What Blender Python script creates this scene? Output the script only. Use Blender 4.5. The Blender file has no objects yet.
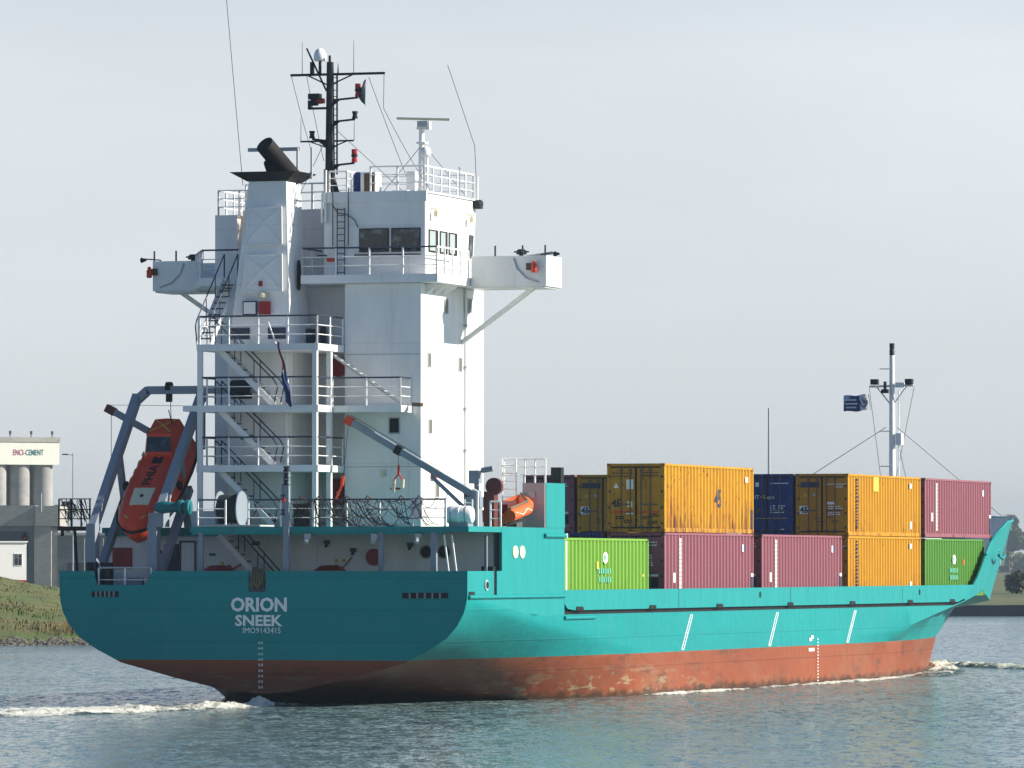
import bpy, math, random
from mathutils import Matrix, Vector
random.seed(7)
S = bpy.context.scene
COL = S.collection
R = math.radians
# ------------------------------------------------------------------ camera, sky, sun, exposure
CAM = Vector((-221.724, -79.561, 5.113)); YAW = R(17.4903); PITCH = R(1.6509)
cam = bpy.data.cameras.new('camera'); cam.sensor_width = 36.0; cam.lens = 6362.94/1024*36
cam.clip_start = 1.0; cam.clip_end = 20000
co = bpy.data.objects.new('camera', cam); COL.objects.link(co); co.location = CAM
look = Vector((math.cos(YAW)*math.cos(PITCH), math.sin(YAW)*math.cos(PITCH), math.sin(PITCH)))
co.rotation_euler = look.to_track_quat('-Z', 'Y').to_euler()
S.camera = co
SUN_EL, SUN_AZ = R(29), R(-76)             # the sun stands over the starboard beam
sdir = Vector((math.cos(SUN_AZ)*math.cos(SUN_EL), math.sin(SUN_AZ)*math.cos(SUN_EL), math.sin(SUN_EL)))
W = bpy.data.worlds.new('World'); S.world = W; W.use_nodes = True
wn, wl = W.node_tree.nodes, W.node_tree.links
bg = wn['Background']; bg.inputs['Strength'].default_value = 0.053
sky = wn.new('ShaderNodeTexSky'); sky.sky_type = 'NISHITA'; sky.sun_disc = False
sky.sun_elevation = SUN_EL; sky.sun_rotation = math.pi/2 - SUN_AZ
sky.air_density = 1.0; sky.dust_density = 0.6; sky.ozone_density = 2.5; sky.altitude = 0
hz = wn.new('ShaderNodeMixRGB'); hz.inputs[0].default_value = 0.72; HAZE_SKY = (8.75, 9.15, 9.5, 1)
sg_ = wn.new('ShaderNodeTexCoord'); sp_ = wn.new('ShaderNodeSeparateXYZ'); wl.new(sg_.outputs['Generated'], sp_.inputs[0])
mr_ = wn.new('ShaderNodeMapRange'); mr_.inputs[1].default_value = .08; mr_.inputs[2].default_value = .16; mr_.inputs[3].default_value = .90; mr_.inputs[4].default_value = .0
wl.new(sp_.outputs[2], mr_.inputs[0]); wl.new(mr_.outputs[0], hz.inputs[0])      # pale haze low over the horizon, clear blue higher up
tn_ = wn.new('ShaderNodeMixRGB'); tn_.blend_type = 'MULTIPLY'; tn_.inputs[0].default_value = 1; tn_.inputs[2].default_value = (.78, 1.0, 1.24, 1)
wl.new(sky.outputs[0], tn_.inputs[1])
cl_ = wn.new('ShaderNodeTexNoise'); cl_.inputs['Scale'].default_value = 5; cl_.inputs['Detail'].default_value = 5; cl_.inputs['Roughness'].default_value = .55
cm_ = wn.new('ShaderNodeMapping'); cm_.inputs['Scale'].default_value = (1, 1, 4); wl.new(sg_.outputs['Generated'], cm_.inputs[0]); wl.new(cm_.outputs[0], cl_.inputs['Vector'])
cr_ = wn.new('ShaderNodeMapRange'); cr_.inputs[1].default_value = .35; cr_.inputs[2].default_value = .65; cr_.inputs[3].default_value = .95; cr_.inputs[4].default_value = 1.05; wl.new(cl_.outputs['Fac'], cr_.inputs[0])
hc_ = wn.new('ShaderNodeMixRGB'); hc_.blend_type = 'MULTIPLY'; hc_.inputs[0].default_value = 1; hc_.inputs[1].default_value = HAZE_SKY
wl.new(cr_.outputs[0], hc_.inputs[2]); wl.new(hc_.outputs[0], hz.inputs[2])
wl.new(tn_.outputs[0], hz.inputs[1]); wl.new(hz.outputs[0], bg.inputs['Color'])
sl = bpy.data.lights.new('sun', 'SUN'); sl.energy = 5.0; sl.angle = R(0.5); sl.color = (1.0, 0.93, 0.80)
so = bpy.data.objects.new('sun', sl); COL.objects.link(so); so.location = (0, -60, 80)
so.rotation_euler = (-sdir).to_track_quat('-Z', 'Y').to_euler()
S.view_settings.view_transform = 'Standard'; S.view_settings.look = 'None'
S.view_settings.exposure = 0.85; S.view_settings.gamma = 1.0; S.view_settings.use_curve_mapping = False
S.cycles.use_denoising = True
S.cycles.max_bounces = 8; S.cycles.volume_bounces = 1; S.cycles.transparent_max_bounces = 8

# ------------------------------------------------------------------ materials
def lin(h):
    h = h.lstrip('#'); o = []
    for i in (0, 2, 4):
        c = int(h[i:i+2], 16)/255
        o.append(c/12.92 if c <= .04045 else ((c+.055)/1.055)**2.4)
    return tuple(o)
class NT:
    def __init__(s, name):
        s.m = bpy.data.materials.new(name); s.m.use_nodes = True
        s.t = s.m.node_tree; s.n = s.t.nodes; s.l = s.t.links
        s.b = s.n['Principled BSDF']; s.out = s.n['Material Output']
        s.tc = s.n.new('ShaderNodeTexCoord')
    def link(s, a, b): s.l.new(a, b)
    def mapv(s, scale, src='Object', loc=(0, 0, 0)):
        k = s.n.new('ShaderNodeMapping'); k.inputs['Scale'].default_value = scale; k.inputs['Location'].default_value = loc
        s.link(s.tc.outputs[src], k.inputs['Vector']); return k.outputs[0]
    def noise(s, vec, sc=1, det=4, rough=.6, dist=0):
        k = s.n.new('ShaderNodeTexNoise'); k.inputs['Scale'].default_value = sc; k.inputs['Detail'].default_value = det
        k.inputs['Roughness'].default_value = rough; k.inputs['Distortion'].default_value = dist
        s.link(vec, k.inputs['Vector']); return k.outputs['Fac']
    def ramp(s, v, a, b, lo=0., hi=1.):
        k = s.n.new('ShaderNodeMapRange'); k.inputs[1].default_value = a; k.inputs[2].default_value = b
        k.inputs[3].default_value = lo; k.inputs[4].default_value = hi; k.clamp = True
        s.link(v, k.inputs[0]); return k.outputs[0]
    def math(s, op, a, b=None):
        k = s.n.new('ShaderNodeMath'); k.operation = op
        for i, v in enumerate((a, b)):
            if v is None: continue
            if isinstance(v, (int, float)): k.inputs[i].default_value = v
            else: s.link(v, k.inputs[i])
        return k.outputs[0]
    def mix(s, f, a, b):
        k = s.n.new('ShaderNodeMixRGB')
        for i, v in ((0, f), (1, a), (2, b)):
            if isinstance(v, (int, float)): k.inputs[i].default_value = v
            elif isinstance(v, tuple): k.inputs[i].default_value = v+(1,) if len(v) == 3 else v
            else: s.link(v, k.inputs[i])
        return k.outputs[0]
    def sep(s, src='Object'):
        k = s.n.new('ShaderNodeSeparateXYZ'); s.link(s.tc.outputs[src], k.inputs[0]); return k.outputs
    def bump(s, h, strength=.3, dist=.05):
        k = s.n.new('ShaderNodeBump'); k.inputs['Strength'].default_value = strength; k.inputs['Distance'].default_value = dist
        s.link(h, k.inputs['Height']); s.link(k.outputs[0], s.b.inputs['Normal'])
    def base(s, c):
        if isinstance(c, tuple): s.b.inputs['Base Color'].default_value = c+(1,)
        else: s.link(c, s.b.inputs['Base Color'])
def paint(name, c, rough=.45, dirt=.25, rust=0., dcol=None, metal=0., streak=True, emit=None):
    t = NT(name); t.b.inputs['Roughness'].default_value = rough; t.b.inputs['Metallic'].default_value = metal; t.b.inputs['Specular IOR Level'].default_value = .3
    n1 = t.noise(t.mapv((.9, .9, .25 if streak else .9)), 1.4, 6, .65)
    d = dcol or tuple(x*.62 for x in c)
    col = t.mix(t.math('MULTIPLY', t.ramp(n1, .45, .75), dirt*1.6), c, d)
    if rust > 0:
        n2 = t.noise(t.mapv((3.2, 3.2, .5), loc=(3, 1, 7)), 1.3, 6, .7)
        col = t.mix(t.ramp(n2, .66-.12*rust, .82-.12*rust), col, (.16, .055, .02))
    t.base(col)
    t.link(t.ramp(n1, .3, .8, rough-.08, rough+.15), t.b.inputs['Roughness'])
    return t.m
def white_plate():
    t = NT('white_ship_paint'); o = t.sep()
    n1 = t.noise(t.mapv((.8, .8, .2)), 1.4, 6, .65)
    col = t.mix(t.ramp(n1, .42, .75, 0, .55), (.80, .80, .785), (.60, .60, .57))
    n2 = t.noise(t.mapv((2.6, 2.6, .16), loc=(3, 1, 7)), 1.5, 7, .75)
    col = t.mix(t.ramp(n2, .67, .80, 0, .75), col, (.36, .22, .11))
    sm = None
    def line(v, p, w): 
        d = t.math('ABSOLUTE', t.math('SUBTRACT', t.math('FRACT', t.math('DIVIDE', v, p)), .5)); return t.ramp(d, .5-w/p, .5)
    sm = t.math('MAXIMUM', line(t.math('ADD', o[0], o[1]), 2.95, .03), line(o[2], 2.26, .03))
    col = t.mix(t.math('MULTIPLY', sm, .22), col, (.40, .40, .38))
    t.base(col); t.link(t.ramp(n1, .3, .8, .3, .5), t.b.inputs['Roughness']); t.b.inputs['Specular IOR Level'].default_value = .35
    pl = t.noise(t.mapv((.9, .9, .9)), 1.3, 2); fr = t.math('SINE', t.math('MULTIPLY', t.math('ADD', o[0], o[1]), 8.6))
    t.bump(t.math('ADD', t.math('MULTIPLY', pl, .05), t.math('ADD', t.math('MULTIPLY', fr, .0025), t.math('MULTIPLY', sm, .01))), .6, 1.0)
    return t.m
M = {}
M['white'] = white_plate()
M['white2'] = paint('white_rail_paint', (.78, .78, .76), .42, .08)
M['dkrail'] = paint('dark_handrail', (.03, .04, .07), .45, .1)
M['grey'] = paint('grey_davit_paint', (.23, .27, .315), .45, .22, .15)
M['lgrey'] = paint('pale_grey_paint', (.42, .44, .45), .5, .2, .1)
M['pinkgrey'] = paint('primer_grey_paint', (.42, .37, .37), .55, .25)
M['navy'] = paint('dark_mast_paint', (.007, .009, .014), .55, .2)
M['black'] = paint('black_soot_paint', (.008, .008, .009), .55, .3)
M['exh'] = paint('sooty_exhaust', (.007, .006, .006), .8, .3, .1)
M['tealp'] = paint('turquoise_paint', (.0042, .238, .234), .42, .3, .1, (.011, .18, .182))
M['tealdk'] = paint('dull_teal_winch_paint', (.012, .14, .16), .5, .4, .2)
M['shutter'] = paint('window_shutter', (.13, .125, .10), .4, .2)
M['bar'] = paint('weathered_lock_bar', (.10, .10, .10), .6, .4, .4)
M['deck'] = paint('green_deck_paint', (.05, .11, .11), .7, .4, .3)
M['red'] = paint('red_paint', (.30, .02, .02), .45, .2)
M['ored'] = paint('orange_red_paint', (.62, .055, .015), .42, .2)
M['orange'] = paint('lifeboat_orange', (.74, .062, .016), .36, .2)
M['rorange'] = paint('rescue_orange', (.80, .13, .03), .5, .25)
M['brown'] = paint('brown_red_machinery', (.11, .028, .022), .5, .3)
M['yellow'] = paint('yellow_tape', (.62, .42, .06), .6, .2)
M['rope'] = paint('weathered_rope', (.14, .12, .075), .9, .5)
M['net'] = paint('dark_net_rope', (.05, .035, .035), .9, .4)
M['dgreen'] = paint('dark_green_rope', (.012, .03, .03), .85, .3)
M['letter'] = paint('white_lettering', (.78, .79, .78), .5, .15)
M['oldletter'] = paint('faded_lettering', (.46, .45, .42), .6, .4)
M['sign_g'] = paint('green_sign', (.01, .14, .05), .5, .05)
M['rubber'] = paint('black_rubber', (.015, .015, .016), .7, .2)
M['gradome'] = paint('white_radome', (.78, .78, .76), .3, .05)
M['cream'] = paint('cream_scanner', (.68, .62, .42), .4, .1)
M['blue'] = paint('blue_tarp', (.012, .04, .17), .6, .2)
M['wood'] = paint('brown_box', (.09, .06, .035), .6, .3)
M['lampred'] = paint('lantern_red', (.35, .015, .015), .3, .1)
g = NT('window_glass'); g.base((.012, .016, .02)); g.b.inputs['Roughness'].default_value = .06
n = g.noise(g.mapv((1.3, 1.3, 1.6)), 1.5, 3); g.base(g.mix(g.ramp(n, .50, .66), (.008, .011, .014), (.10, .13, .14))); M['glass'] = g.m  # paler blotches painted into the panes suggest bright windows seen through them
g = NT('pale_window_glass'); g.base((.30, .36, .36)); g.b.inputs['Roughness'].default_value = .12; M['pglass'] = g.m
g = NT('lit_lamp'); g.base((1, .8, .5)); g.b.inputs['Emission Color'].default_value = (1, .62, .28, 1); g.b.inputs['Emission Strength'].default_value = 8; M['lit'] = g.m

def seams(t, o, px, pz):
    """thin weld seams every px metres along and pz metres up: 1 on the seam"""
    def line(v, p, w):
        m = t.math('FRACT', t.math('DIVIDE', v, p)); d = t.math('ABSOLUTE', t.math('SUBTRACT', m, .5)); return t.ramp(d, .5-w/p, .5)
    return t.math('MAXIMUM', line(t.math('ADD', o[0], t.math('MULTIPLY', o[1], .63)), px, .05), line(o[2], pz, .035))
def hull_material():
    t = NT('hull_paint'); o = t.sep()
    z = o[2]; x = o[0]
    fade = t.noise(t.mapv((.06, .06, .25)), 1.3, 5, .6)
    st = t.noise(t.mapv((1.1, 1.1, .10)), 1.2, 6, .7)
    teal = t.mix(t.ramp(fade, .35, .7), (.0042, .238, .234), (.010, .20, .203))
    teal = t.mix(t.math('MULTIPLY', t.ramp(st, .56, .8), .38), teal, (0.0693, 0.208, 0.185))
    sm = seams(t, o, 5.6, 1.18); teal = t.mix(t.math('MULTIPLY', sm, .35), teal, (0.00577, 0.127, 0.121))
    sc = t.noise(t.mapv((.22, .22, 2.6), loc=(9, 3, 1)), 2.0, 7, .72)
    teal = t.mix(t.math('MULTIPLY', t.ramp(sc, .60, .70), t.math('MULTIPLY', t.ramp(z, 3.6, 1.9), .5)), teal, (0.0404, 0.0866, 0.075))
    rr = t.noise(t.mapv((2.6, 2.6, .18), loc=(2, 2, 2)), 1.6, 6, .75)
    teal = t.mix(t.math('MULTIPLY', t.ramp(rr, .70, .80), .6), teal, (0.0981, 0.0577, 0.0289))
    redc = t.mix(t.ramp(fade, .36, .66), (0.26, 0.0681, 0.0242), (0.208, 0.0577, 0.026))
    pale = t.noise(t.mapv((.10, .10, .35), loc=(6, 1, 4)), 2.0, 5, .6)
    redc = t.mix(t.math('MULTIPLY', t.ramp(pale, .50, .68), .5), redc, (0.242, 0.115, 0.0635))
    rb = t.noise(t.mapv((.13, .13, .42), loc=(4, 4, 4)), 2.6, 7, .74)
    redc = t.mix(t.math('MULTIPLY', t.ramp(rb, .53, .64), .62), redc, (0.0693, 0.0392, 0.026))
    rv = t.noise(t.mapv((1.5, 1.5, .16), loc=(3, 7, 4)), 2.0, 6, .7)
    redc = t.mix(t.math('MULTIPLY', t.ramp(rv, .58, .72), .45), redc, (0.115, 0.0346, 0.0173))
    redc = t.mix(t.math('MULTIPLY', sm, .4), redc, (0.0924, 0.0289, 0.0144))
    # scraped patches low on the quarter, and weed along the waterline
    pt = t.noise(t.mapv((.40, .40, 2.0), loc=(1, 8, 2)), 1.6, 7, .7, .25)
    low = t.math('MULTIPLY', t.ramp(z, 1.35, .5), t.ramp(x, 36, 22))
    redc = t.mix(t.math('MULTIPLY', t.ramp(pt, .545, .575), low), redc, (0.277, 0.208, 0.121))
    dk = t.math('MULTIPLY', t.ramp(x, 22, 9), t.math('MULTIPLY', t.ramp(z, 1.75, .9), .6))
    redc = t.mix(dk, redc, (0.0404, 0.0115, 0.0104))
    wn_ = t.noise(t.mapv((.7, .7, 1.2)), 2.2, 5)
    edge = t.math('ADD', z, t.ramp(wn_, .3, .7, -.16, .16))
    redc = t.mix(t.math('MULTIPLY', t.ramp(edge, .34, .10), .8), redc, (0.026, 0.0196, 0.0104))
    f = t.ramp(z, 1.68, 1.70)
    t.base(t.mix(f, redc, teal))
    t.link(t.ramp(fade, .3, .7, .34, .5), t.b.inputs['Roughness']); t.b.inputs['Specular IOR Level'].default_value = .15
    fr = t.math('SINE', t.math('MULTIPLY', t.math('ADD', x, o[1]), 9.0))                 # plating drawn in between the frames
    pl = t.noise(t.mapv((.45, .45, .6)), 1.2, 3)
    t.bump(t.math('ADD', t.math('MULTIPLY', pl, .10), t.math('ADD', t.math('MULTIPLY', fr, .0022), t.math('MULTIPLY', sm, .012))), .6, 1.0)
    return t.m
M['hull'] = hull_material()
def container_mat(name, c, fade, rust):
    t = NT(name); o = t.sep()
    n1 = t.noise(t.mapv((.5, .5, .35)), 1.6, 5, .6)
    oi = t.n.new('ShaderNodeObjectInfo')
    col = t.mix(t.ramp(n1, .35, .7), c, fade)
    n2 = t.noise(t.mapv((3.0, 3.0, .45)), 1.3, 7, .72)
    up = t.ramp(o[2], 1.6, .0, 0., .14)
    col = t.mix(t.ramp(t.math('ADD', n2, up), .72-.13*rust, .84-.12*rust), col, (.14, .045, .018))
    n3 = t.noise(t.mapv((2.2, 2.2, 1.6), loc=(5, 5, 5)), 2.2, 6, .7)
    col = t.mix(t.ramp(n3, .70-.07*rust, .73-.07*rust), col, (.09, .04, .022))
    t.base(col); t.link(t.ramp(n1, .3, .7, .42, .62), t.b.inputs['Roughness']); t.b.inputs['Specular IOR Level'].default_value = .25
    return t.m
M['c_yellow'] = container_mat('yellow_container_paint', (0.48, 0.24, 0.0075), (0.42, 0.19, 0.0075), .6)
M['c_yellow_r'] = container_mat('rusty_yellow_container_paint', (0.50, 0.26, 0.009), (0.43, 0.19, 0.009), 1.05)
M['c_mauve'] = container_mat('mauve_container_paint', (0.255, 0.088, 0.112), (0.215, 0.080, 0.10), .35)
M['c_green'] = container_mat('green_container_paint', (.155, .33, .036), (0.13, 0.29, 0.034), .18)
M['c_green2'] = container_mat('dull_green_container_paint', (0.072, 0.215, 0.024), (0.064, 0.19, 0.024), .4)
M['c_blue'] = container_mat('blue_container_paint', (.008, .034, .19), (.010, .036, .16), .2)
M['c_frame_y'] = container_mat('rusty_yellow_frame', (0.367, 0.144, 0.0131), (0.262, 0.0984, 0.0131), 1.1)

# ------------------------------------------------------------------ mesh builder
class MB:
    def __init__(s): s.v = []; s.f = []; s.mi = []
    def add(s, vs, fs, m=0):
        k = len(s.v); s.v += [tuple(p) for p in vs]
        for f in fs: s.f.append(tuple(k+i for i in f)); s.mi.append(m)
        return s
    def box(s, x0, x1, y0, y1, z0, z1, m=0):
        x0, x1 = sorted((x0, x1)); y0, y1 = sorted((y0, y1)); z0, z1 = sorted((z0, z1))
        return s.add([(x0,y0,z0),(x1,y0,z0),(x1,y1,z0),(x0,y1,z0),(x0,y0,z1),(x1,y0,z1),(x1,y1,z1),(x0,y1,z1)],
                     [(0,3,2,1),(4,5,6,7),(0,1,5,4),(1,2,6,5),(2,3,7,6),(3,0,4,7)], m)
    def tube(s, p, q, r, r2=None, n=8, m=0):
        p, q = Vector(p), Vector(q); r2 = r if r2 is None else r2
        d = (q-p)
        if d.length < 1e-6: return s
        d.normalize(); a = d.orthogonal().normalized(); b = d.cross(a)
        vs = []
        for c, rr in ((p, r), (q, r2)):
            for i in range(n):
                t = 2*math.pi*i/n; vs.append(c+a*(rr*math.cos(t))+b*(rr*math.sin(t)))
        fs = [(i, (i+1) % n, n+(i+1) % n, n+i) for i in range(n)]
        fs += [tuple(range(n-1, -1, -1)), tuple(range(n, 2*n))]
        return s.add(vs, fs, m)
    def path(s, pts, r, n=6, m=0):
        for a, b in zip(pts, pts[1:]): s.tube(a, b, r, None, n, m)
        return s
    def beam(s, p, q, w, h, m=0, up=(0, 0, 1)):
        p, q = Vector(p), Vector(q); d = (q-p).normalized(); u = Vector(up)
        a = d.cross(u)
        if a.length < 1e-4: a = d.cross(Vector((1, 0, 0)))
        a.normalize(); b = a.cross(d).normalized()
        vs = []
        for c in (p, q):
            for i, j in ((-1,-1),(1,-1),(1,1),(-1,1)): vs.append(c+a*(i*w/2)+b*(j*h/2))
        return s.add(vs, [(0,1,2,3),(7,6,5,4),(0,4,5,1),(1,5,6,2),(2,6,7,3),(3,7,4,0)], m)
    def prism(s, poly, axis, a, b, m=0):
        n = len(poly)
        def P(u, v, w):
            return {'x': (w, u, v), 'y': (u, w, v), 'z': (u, v, w)}[axis]
        vs = [P(u, v, a) for u, v in poly]+[P(u, v, b) for u, v in poly]
        fs = [tuple(range(n-1, -1, -1)), tuple(range(n, 2*n))]+[(i, (i+1) % n, n+(i+1) % n, n+i) for i in range(n)]
        return s.add(vs, fs, m)
    def lathe(s, prof, c, axis='z', n=16, m=0):
        c = Vector(c); vs = []
        for r, h in prof:
            for i in range(n):
                t = 2*math.pi*i/n; u, v = r*math.cos(t), r*math.sin(t)
                vs.append(c+Vector({'z': (u, v, h), 'x': (h, u, v), 'y': (u, h, v)}[axis]))
        fs = []
        for k in range(len(prof)-1):
            for i in range(n): fs.append((k*n+i, k*n+(i+1) % n, (k+1)*n+(i+1) % n, (k+1)*n+i))
        fs += [tuple(range(n-1, -1, -1)), tuple(range((len(prof)-1)*n, len(prof)*n))]
        return s.add(vs, fs, m)
    def build(s, name, mats, parent=None, smooth=None, loc=None):
        me = bpy.data.meshes.new(name); me.from_pydata(s.v, [], s.f)
        mats = mats if isinstance(mats, (list, tuple)) else [mats]
        for k in mats: me.materials.append(k)
        me.polygons.foreach_set('material_index', s.mi)
        import bmesh
        b = bmesh.new(); b.from_mesh(me); bmesh.ops.recalc_face_normals(b, faces=b.faces); b.to_mesh(me); b.free()
        if smooth:
            me.polygons.foreach_set('use_smooth', [True]*len(me.polygons)); me.set_sharp_from_angle(angle=R(smooth))
        me.update()
        o = bpy.data.objects.new(name, me); COL.objects.link(o)
        if loc: o.location = loc
        if parent: o.parent = parent
        return o
def tag(o, label=None, cat=None, group=None, kind=None):
    if label: o['label'] = label
    if cat: o['category'] = cat
    if group: o['group'] = group
    if kind: o['kind'] = kind
    return o
def empty(name, loc=(0, 0, 0), rot=(0, 0, 0)):
    o = bpy.data.objects.new(name, None); COL.objects.link(o); o.location = loc; o.rotation_euler = rot
    o.empty_display_size = .5
    return o
FACE = {'aft': ((0, -1, 0), (0, 0, 1), (-1, 0, 0)), 'star': ((1, 0, 0), (0, 0, 1), (0, -1, 0))}
def text(name, body, pos, w, h, mat, parent, face='aft', bold=.0, thick=.008, axes=None):
    """lettering as raised geometry: lower-left corner pos, width w, height h"""
    cu = bpy.data.curves.new(name, 'FONT'); cu.body = body; cu.size = 1; cu.offset = bold; cu.resolution_u = 2
    tmp = bpy.data.objects.new(name, cu); COL.objects.link(tmp)
    bpy.context.view_layer.update()
    me = bpy.data.meshes.new_from_object(tmp.evaluated_get(bpy.context.evaluated_depsgraph_get()))
    COL.objects.unlink(tmp); bpy.data.objects.remove(tmp); bpy.data.curves.remove(cu)
    xs = [v.co.x for v in me.vertices]; ys = [v.co.y for v in me.vertices]
    x0, x1, y0, y1 = min(xs), max(xs), min(ys), max(ys)
    a, b, c = [Vector(k) for k in (axes or FACE[face])]; P = Vector(pos)
    for v in me.vertices:
        u = (v.co.x-x0)/(x1-x0)*w; t = (v.co.y-y0)/(y1-y0)*h
        v.co = P+a*u+b*t+c*thick
    me.name = name; me.materials.clear(); me.materials.append(mat)
    o = bpy.data.objects.new(name, me); COL.objects.link(o); o.parent = parent
    return o

# ------------------------------------------------------------------ water, banks, haze
EF = Vector((math.cos(YAW), math.sin(YAW), 0)); ER = Vector((math.sin(YAW), -math.cos(YAW), 0))
def bgp(f, r, z=0): return Vector((CAM.x, CAM.y, 0))+EF*f+ER*r+Vector((0, 0, z))   # background survey frame: metres ahead / to the right

WINDLINE = CAM.x*math.cos(YAW)+CAM.y*math.sin(YAW)+205+7
def water_mat():
    t = NT('canal_water'); t.base((.115, .175, .18)); t.b.inputs['IOR'].default_value = 1.333
    t.b.inputs['Roughness'].default_value = .12
    def wv(sx, sy, sc, det, rough=.55, loc=(0, 0, 0)):      # x runs along the view over the canal, y across it
        r = t.n.new('ShaderNodeMapping'); r.inputs['Rotation'].default_value = (0, 0, -YAW); r.inputs['Location'].default_value = loc
        t.link(t.tc.outputs['Object'], r.inputs['Vector'])
        q = t.n.new('ShaderNodeMapping'); q.inputs['Scale'].default_value = (sx, sy, 1); t.link(r.outputs[0], q.inputs['Vector'])
        k = t.n.new('ShaderNodeTexNoise'); k.inputs['Scale'].default_value = sc; k.inputs['Detail'].default_value = det; k.inputs['Roughness'].default_value = rough
        t.link(q.outputs[0], k.inputs['Vector']); return k.outputs['Color']
    gust = t.ramp(t.noise(t.mapv((1, 1, 1), 'Object', (2, 5, 0)), .022, 4, .6), .36, .64, .6, 1.5)
    rx = t.n.new('ShaderNodeMapping'); rx.inputs['Rotation'].default_value = (0, 0, -YAW); t.link(t.tc.outputs['Object'], rx.inputs['Vector'])
    sx_ = t.n.new('ShaderNodeSeparateXYZ'); t.link(rx.outputs[0], sx_.inputs[0])
    dep = t.math('ADD', sx_.outputs[0], t.math('MULTIPLY', t.noise(t.mapv((1, 1, 1), 'Object', (8, 2, 0)), .05, 3), 14))       # a wind line crosses the canal: calmer water along the ship
    wl0 = WINDLINE
    calm = t.math('MINIMUM', t.ramp(dep, wl0-3, wl0+3, 1.2, 1.7), 9); far = t.ramp(dep, wl0+70, wl0+150, 0, -.75)
    gust = t.math('MULTIPLY', gust, t.math('ADD', calm, far))
    tot = None
    for col, amp in ((wv(.35, 1, .6, 2), .40), (wv(.30, 1, 2.4, 3, .6, (3, 8, 0)), 1.15), (wv(.5, 1, 7.5, 2, .6, (9, 1, 0)), 1.3)):
        v = t.n.new('ShaderNodeVectorMath'); v.operation = 'SUBTRACT'; t.link(col, v.inputs[0]); v.inputs[1].default_value = (.5, .5, .5)
        m = t.n.new('ShaderNodeVectorMath'); m.operation = 'MULTIPLY'; t.link(v.outputs[0], m.inputs[0]); m.inputs[1].default_value = (amp, amp, 0)
        if tot is None: tot = m.outputs[0]
        else:
            a = t.n.new('ShaderNodeVectorMath'); a.operation = 'ADD'; t.link(tot, a.inputs[0]); t.link(m.outputs[0], a.inputs[1]); tot = a.outputs[0]
    g = t.n.new('ShaderNodeVectorMath'); g.operation = 'SCALE'; t.link(tot, g.inputs[0]); t.link(gust, g.inputs['Scale'])
    a = t.n.new('ShaderNodeVectorMath'); a.operation = 'ADD'; t.link(g.outputs[0], a.inputs[0]); a.inputs[1].default_value = (0, 0, 1)
    nn = t.n.new('ShaderNodeVectorMath'); nn.operation = 'NORMALIZE'; t.link(a.outputs[0], nn.inputs[0])
    t.link(nn.outputs[0], t.b.inputs['Normal'])
    return t.m
M['water'] = water_mat()
mb = MB()
WX = [-700, -260, 3600]; WR = [-1500, 1500]
mb.add([bgp(-300, -1600), bgp(-300, 1600), bgp(3300, 1600), bgp(3300, -1600)], [(0, 1, 2, 3)])
tag(mb.build('water', M['water']), kind='structure')

def ground_mat(name, a, b, c, sc=.25, bump=.4):
    t = NT(name); t.b.inputs['Roughness'].default_value = .9
    n1 = t.noise(t.mapv((1, 1, 1.6)), sc, 6, .65); n2 = t.noise(t.mapv((1, 1, 1), loc=(5, 5, 0)), sc*6, 5, .7)
    col = t.mix(t.ramp(n1, .40, .60), a, b); col = t.mix(t.math('MULTIPLY', t.ramp(n2, .52, .66), .8), col, c)
    t.base(col); t.bump(n2, bump, .3); return t.m
M['grass'] = ground_mat('bank_grass', (.072, .105, .018), (.135, .112, .034), (.036, .033, .02), .10, .5)
M['field'] = ground_mat('far_grass', (.075, .10, .028), (.13, .12, .045), (.055, .06, .024), .03)
M['stone'] = ground_mat('riprap_stone', (.06, .055, .05), (.15, .13, .105), (.022, .02, .02), 1.6)
M['reed'] = paint('dry_reed', (.20, .135, .045), .85, .6, 0, (.09, .08, .03))
M['tuft'] = paint('grass_blades', (.075, .11, .022), .85, .9, 0, (.14, .12, .04))

# left bank: sloping dyke
def bank_top(r):                    # crest height (m) along the dyke, r metres right of the sight line
    return max(2.4, 4.6+(r+38)*-.22) if r > -38 else 4.6+min(1.2, (-38-r)*.12)
rows = []
rs = [-260+i*4 for i in range(40)]+[-100+i*.8 for i in range(150)]+[22+i*4 for i in range(8)]
from mathutils import noise as mnoise
def fbm(x, y, s): return mnoise.fractal(Vector((x*s, y*s, 3.1)), .9, 2.0, 5)
prof = [(-3, -1.0), (0, -.15), (1.5, .35), (3.5, .8)]+[(3.5+46*k/16, None) for k in range(1, 17)]+[(60, -9), (64, -9)]
vs = []; fs = []
for i, r in enumerate(rs):
    top = bank_top(r); taper = max(0, min(1, (16-r)/16))
    for f, z in prof:
        if z is None:
            k = (f-3.5)/46; z = .8+(top-.8)*(k**.85)+fbm(r, f, .35)*.22*min(1, k*4)*(1 if k < .97 else .3)
        elif z == -9: z = 2.1
        sh = 415+(r+33)*.55 if r > -33 else 415+(r+33)*.1
        vs.append(bgp(sh+f, r, z*taper-(1-taper)*.8))
n = len(prof)
for i in range(len(rs)-1):
    for k in range(n-1): fs.append((i*n+k, (i+1)*n+k, (i+1)*n+k+1, i*n+k+1))
tag(MB().add(vs, fs).build('bank', M['grass'], smooth=60), kind='structure')
def on_bank(r, f):
    top = bank_top(r); sh = 415+(r+33)*.55 if r > -33 else 415+(r+33)*.1
    k = max(0, (f-3.5)/46); return bgp(sh+f, r, (.8+(top-.8)*k**.85) if f > 3.5 else .35+(f-1.5)*.22)
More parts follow.
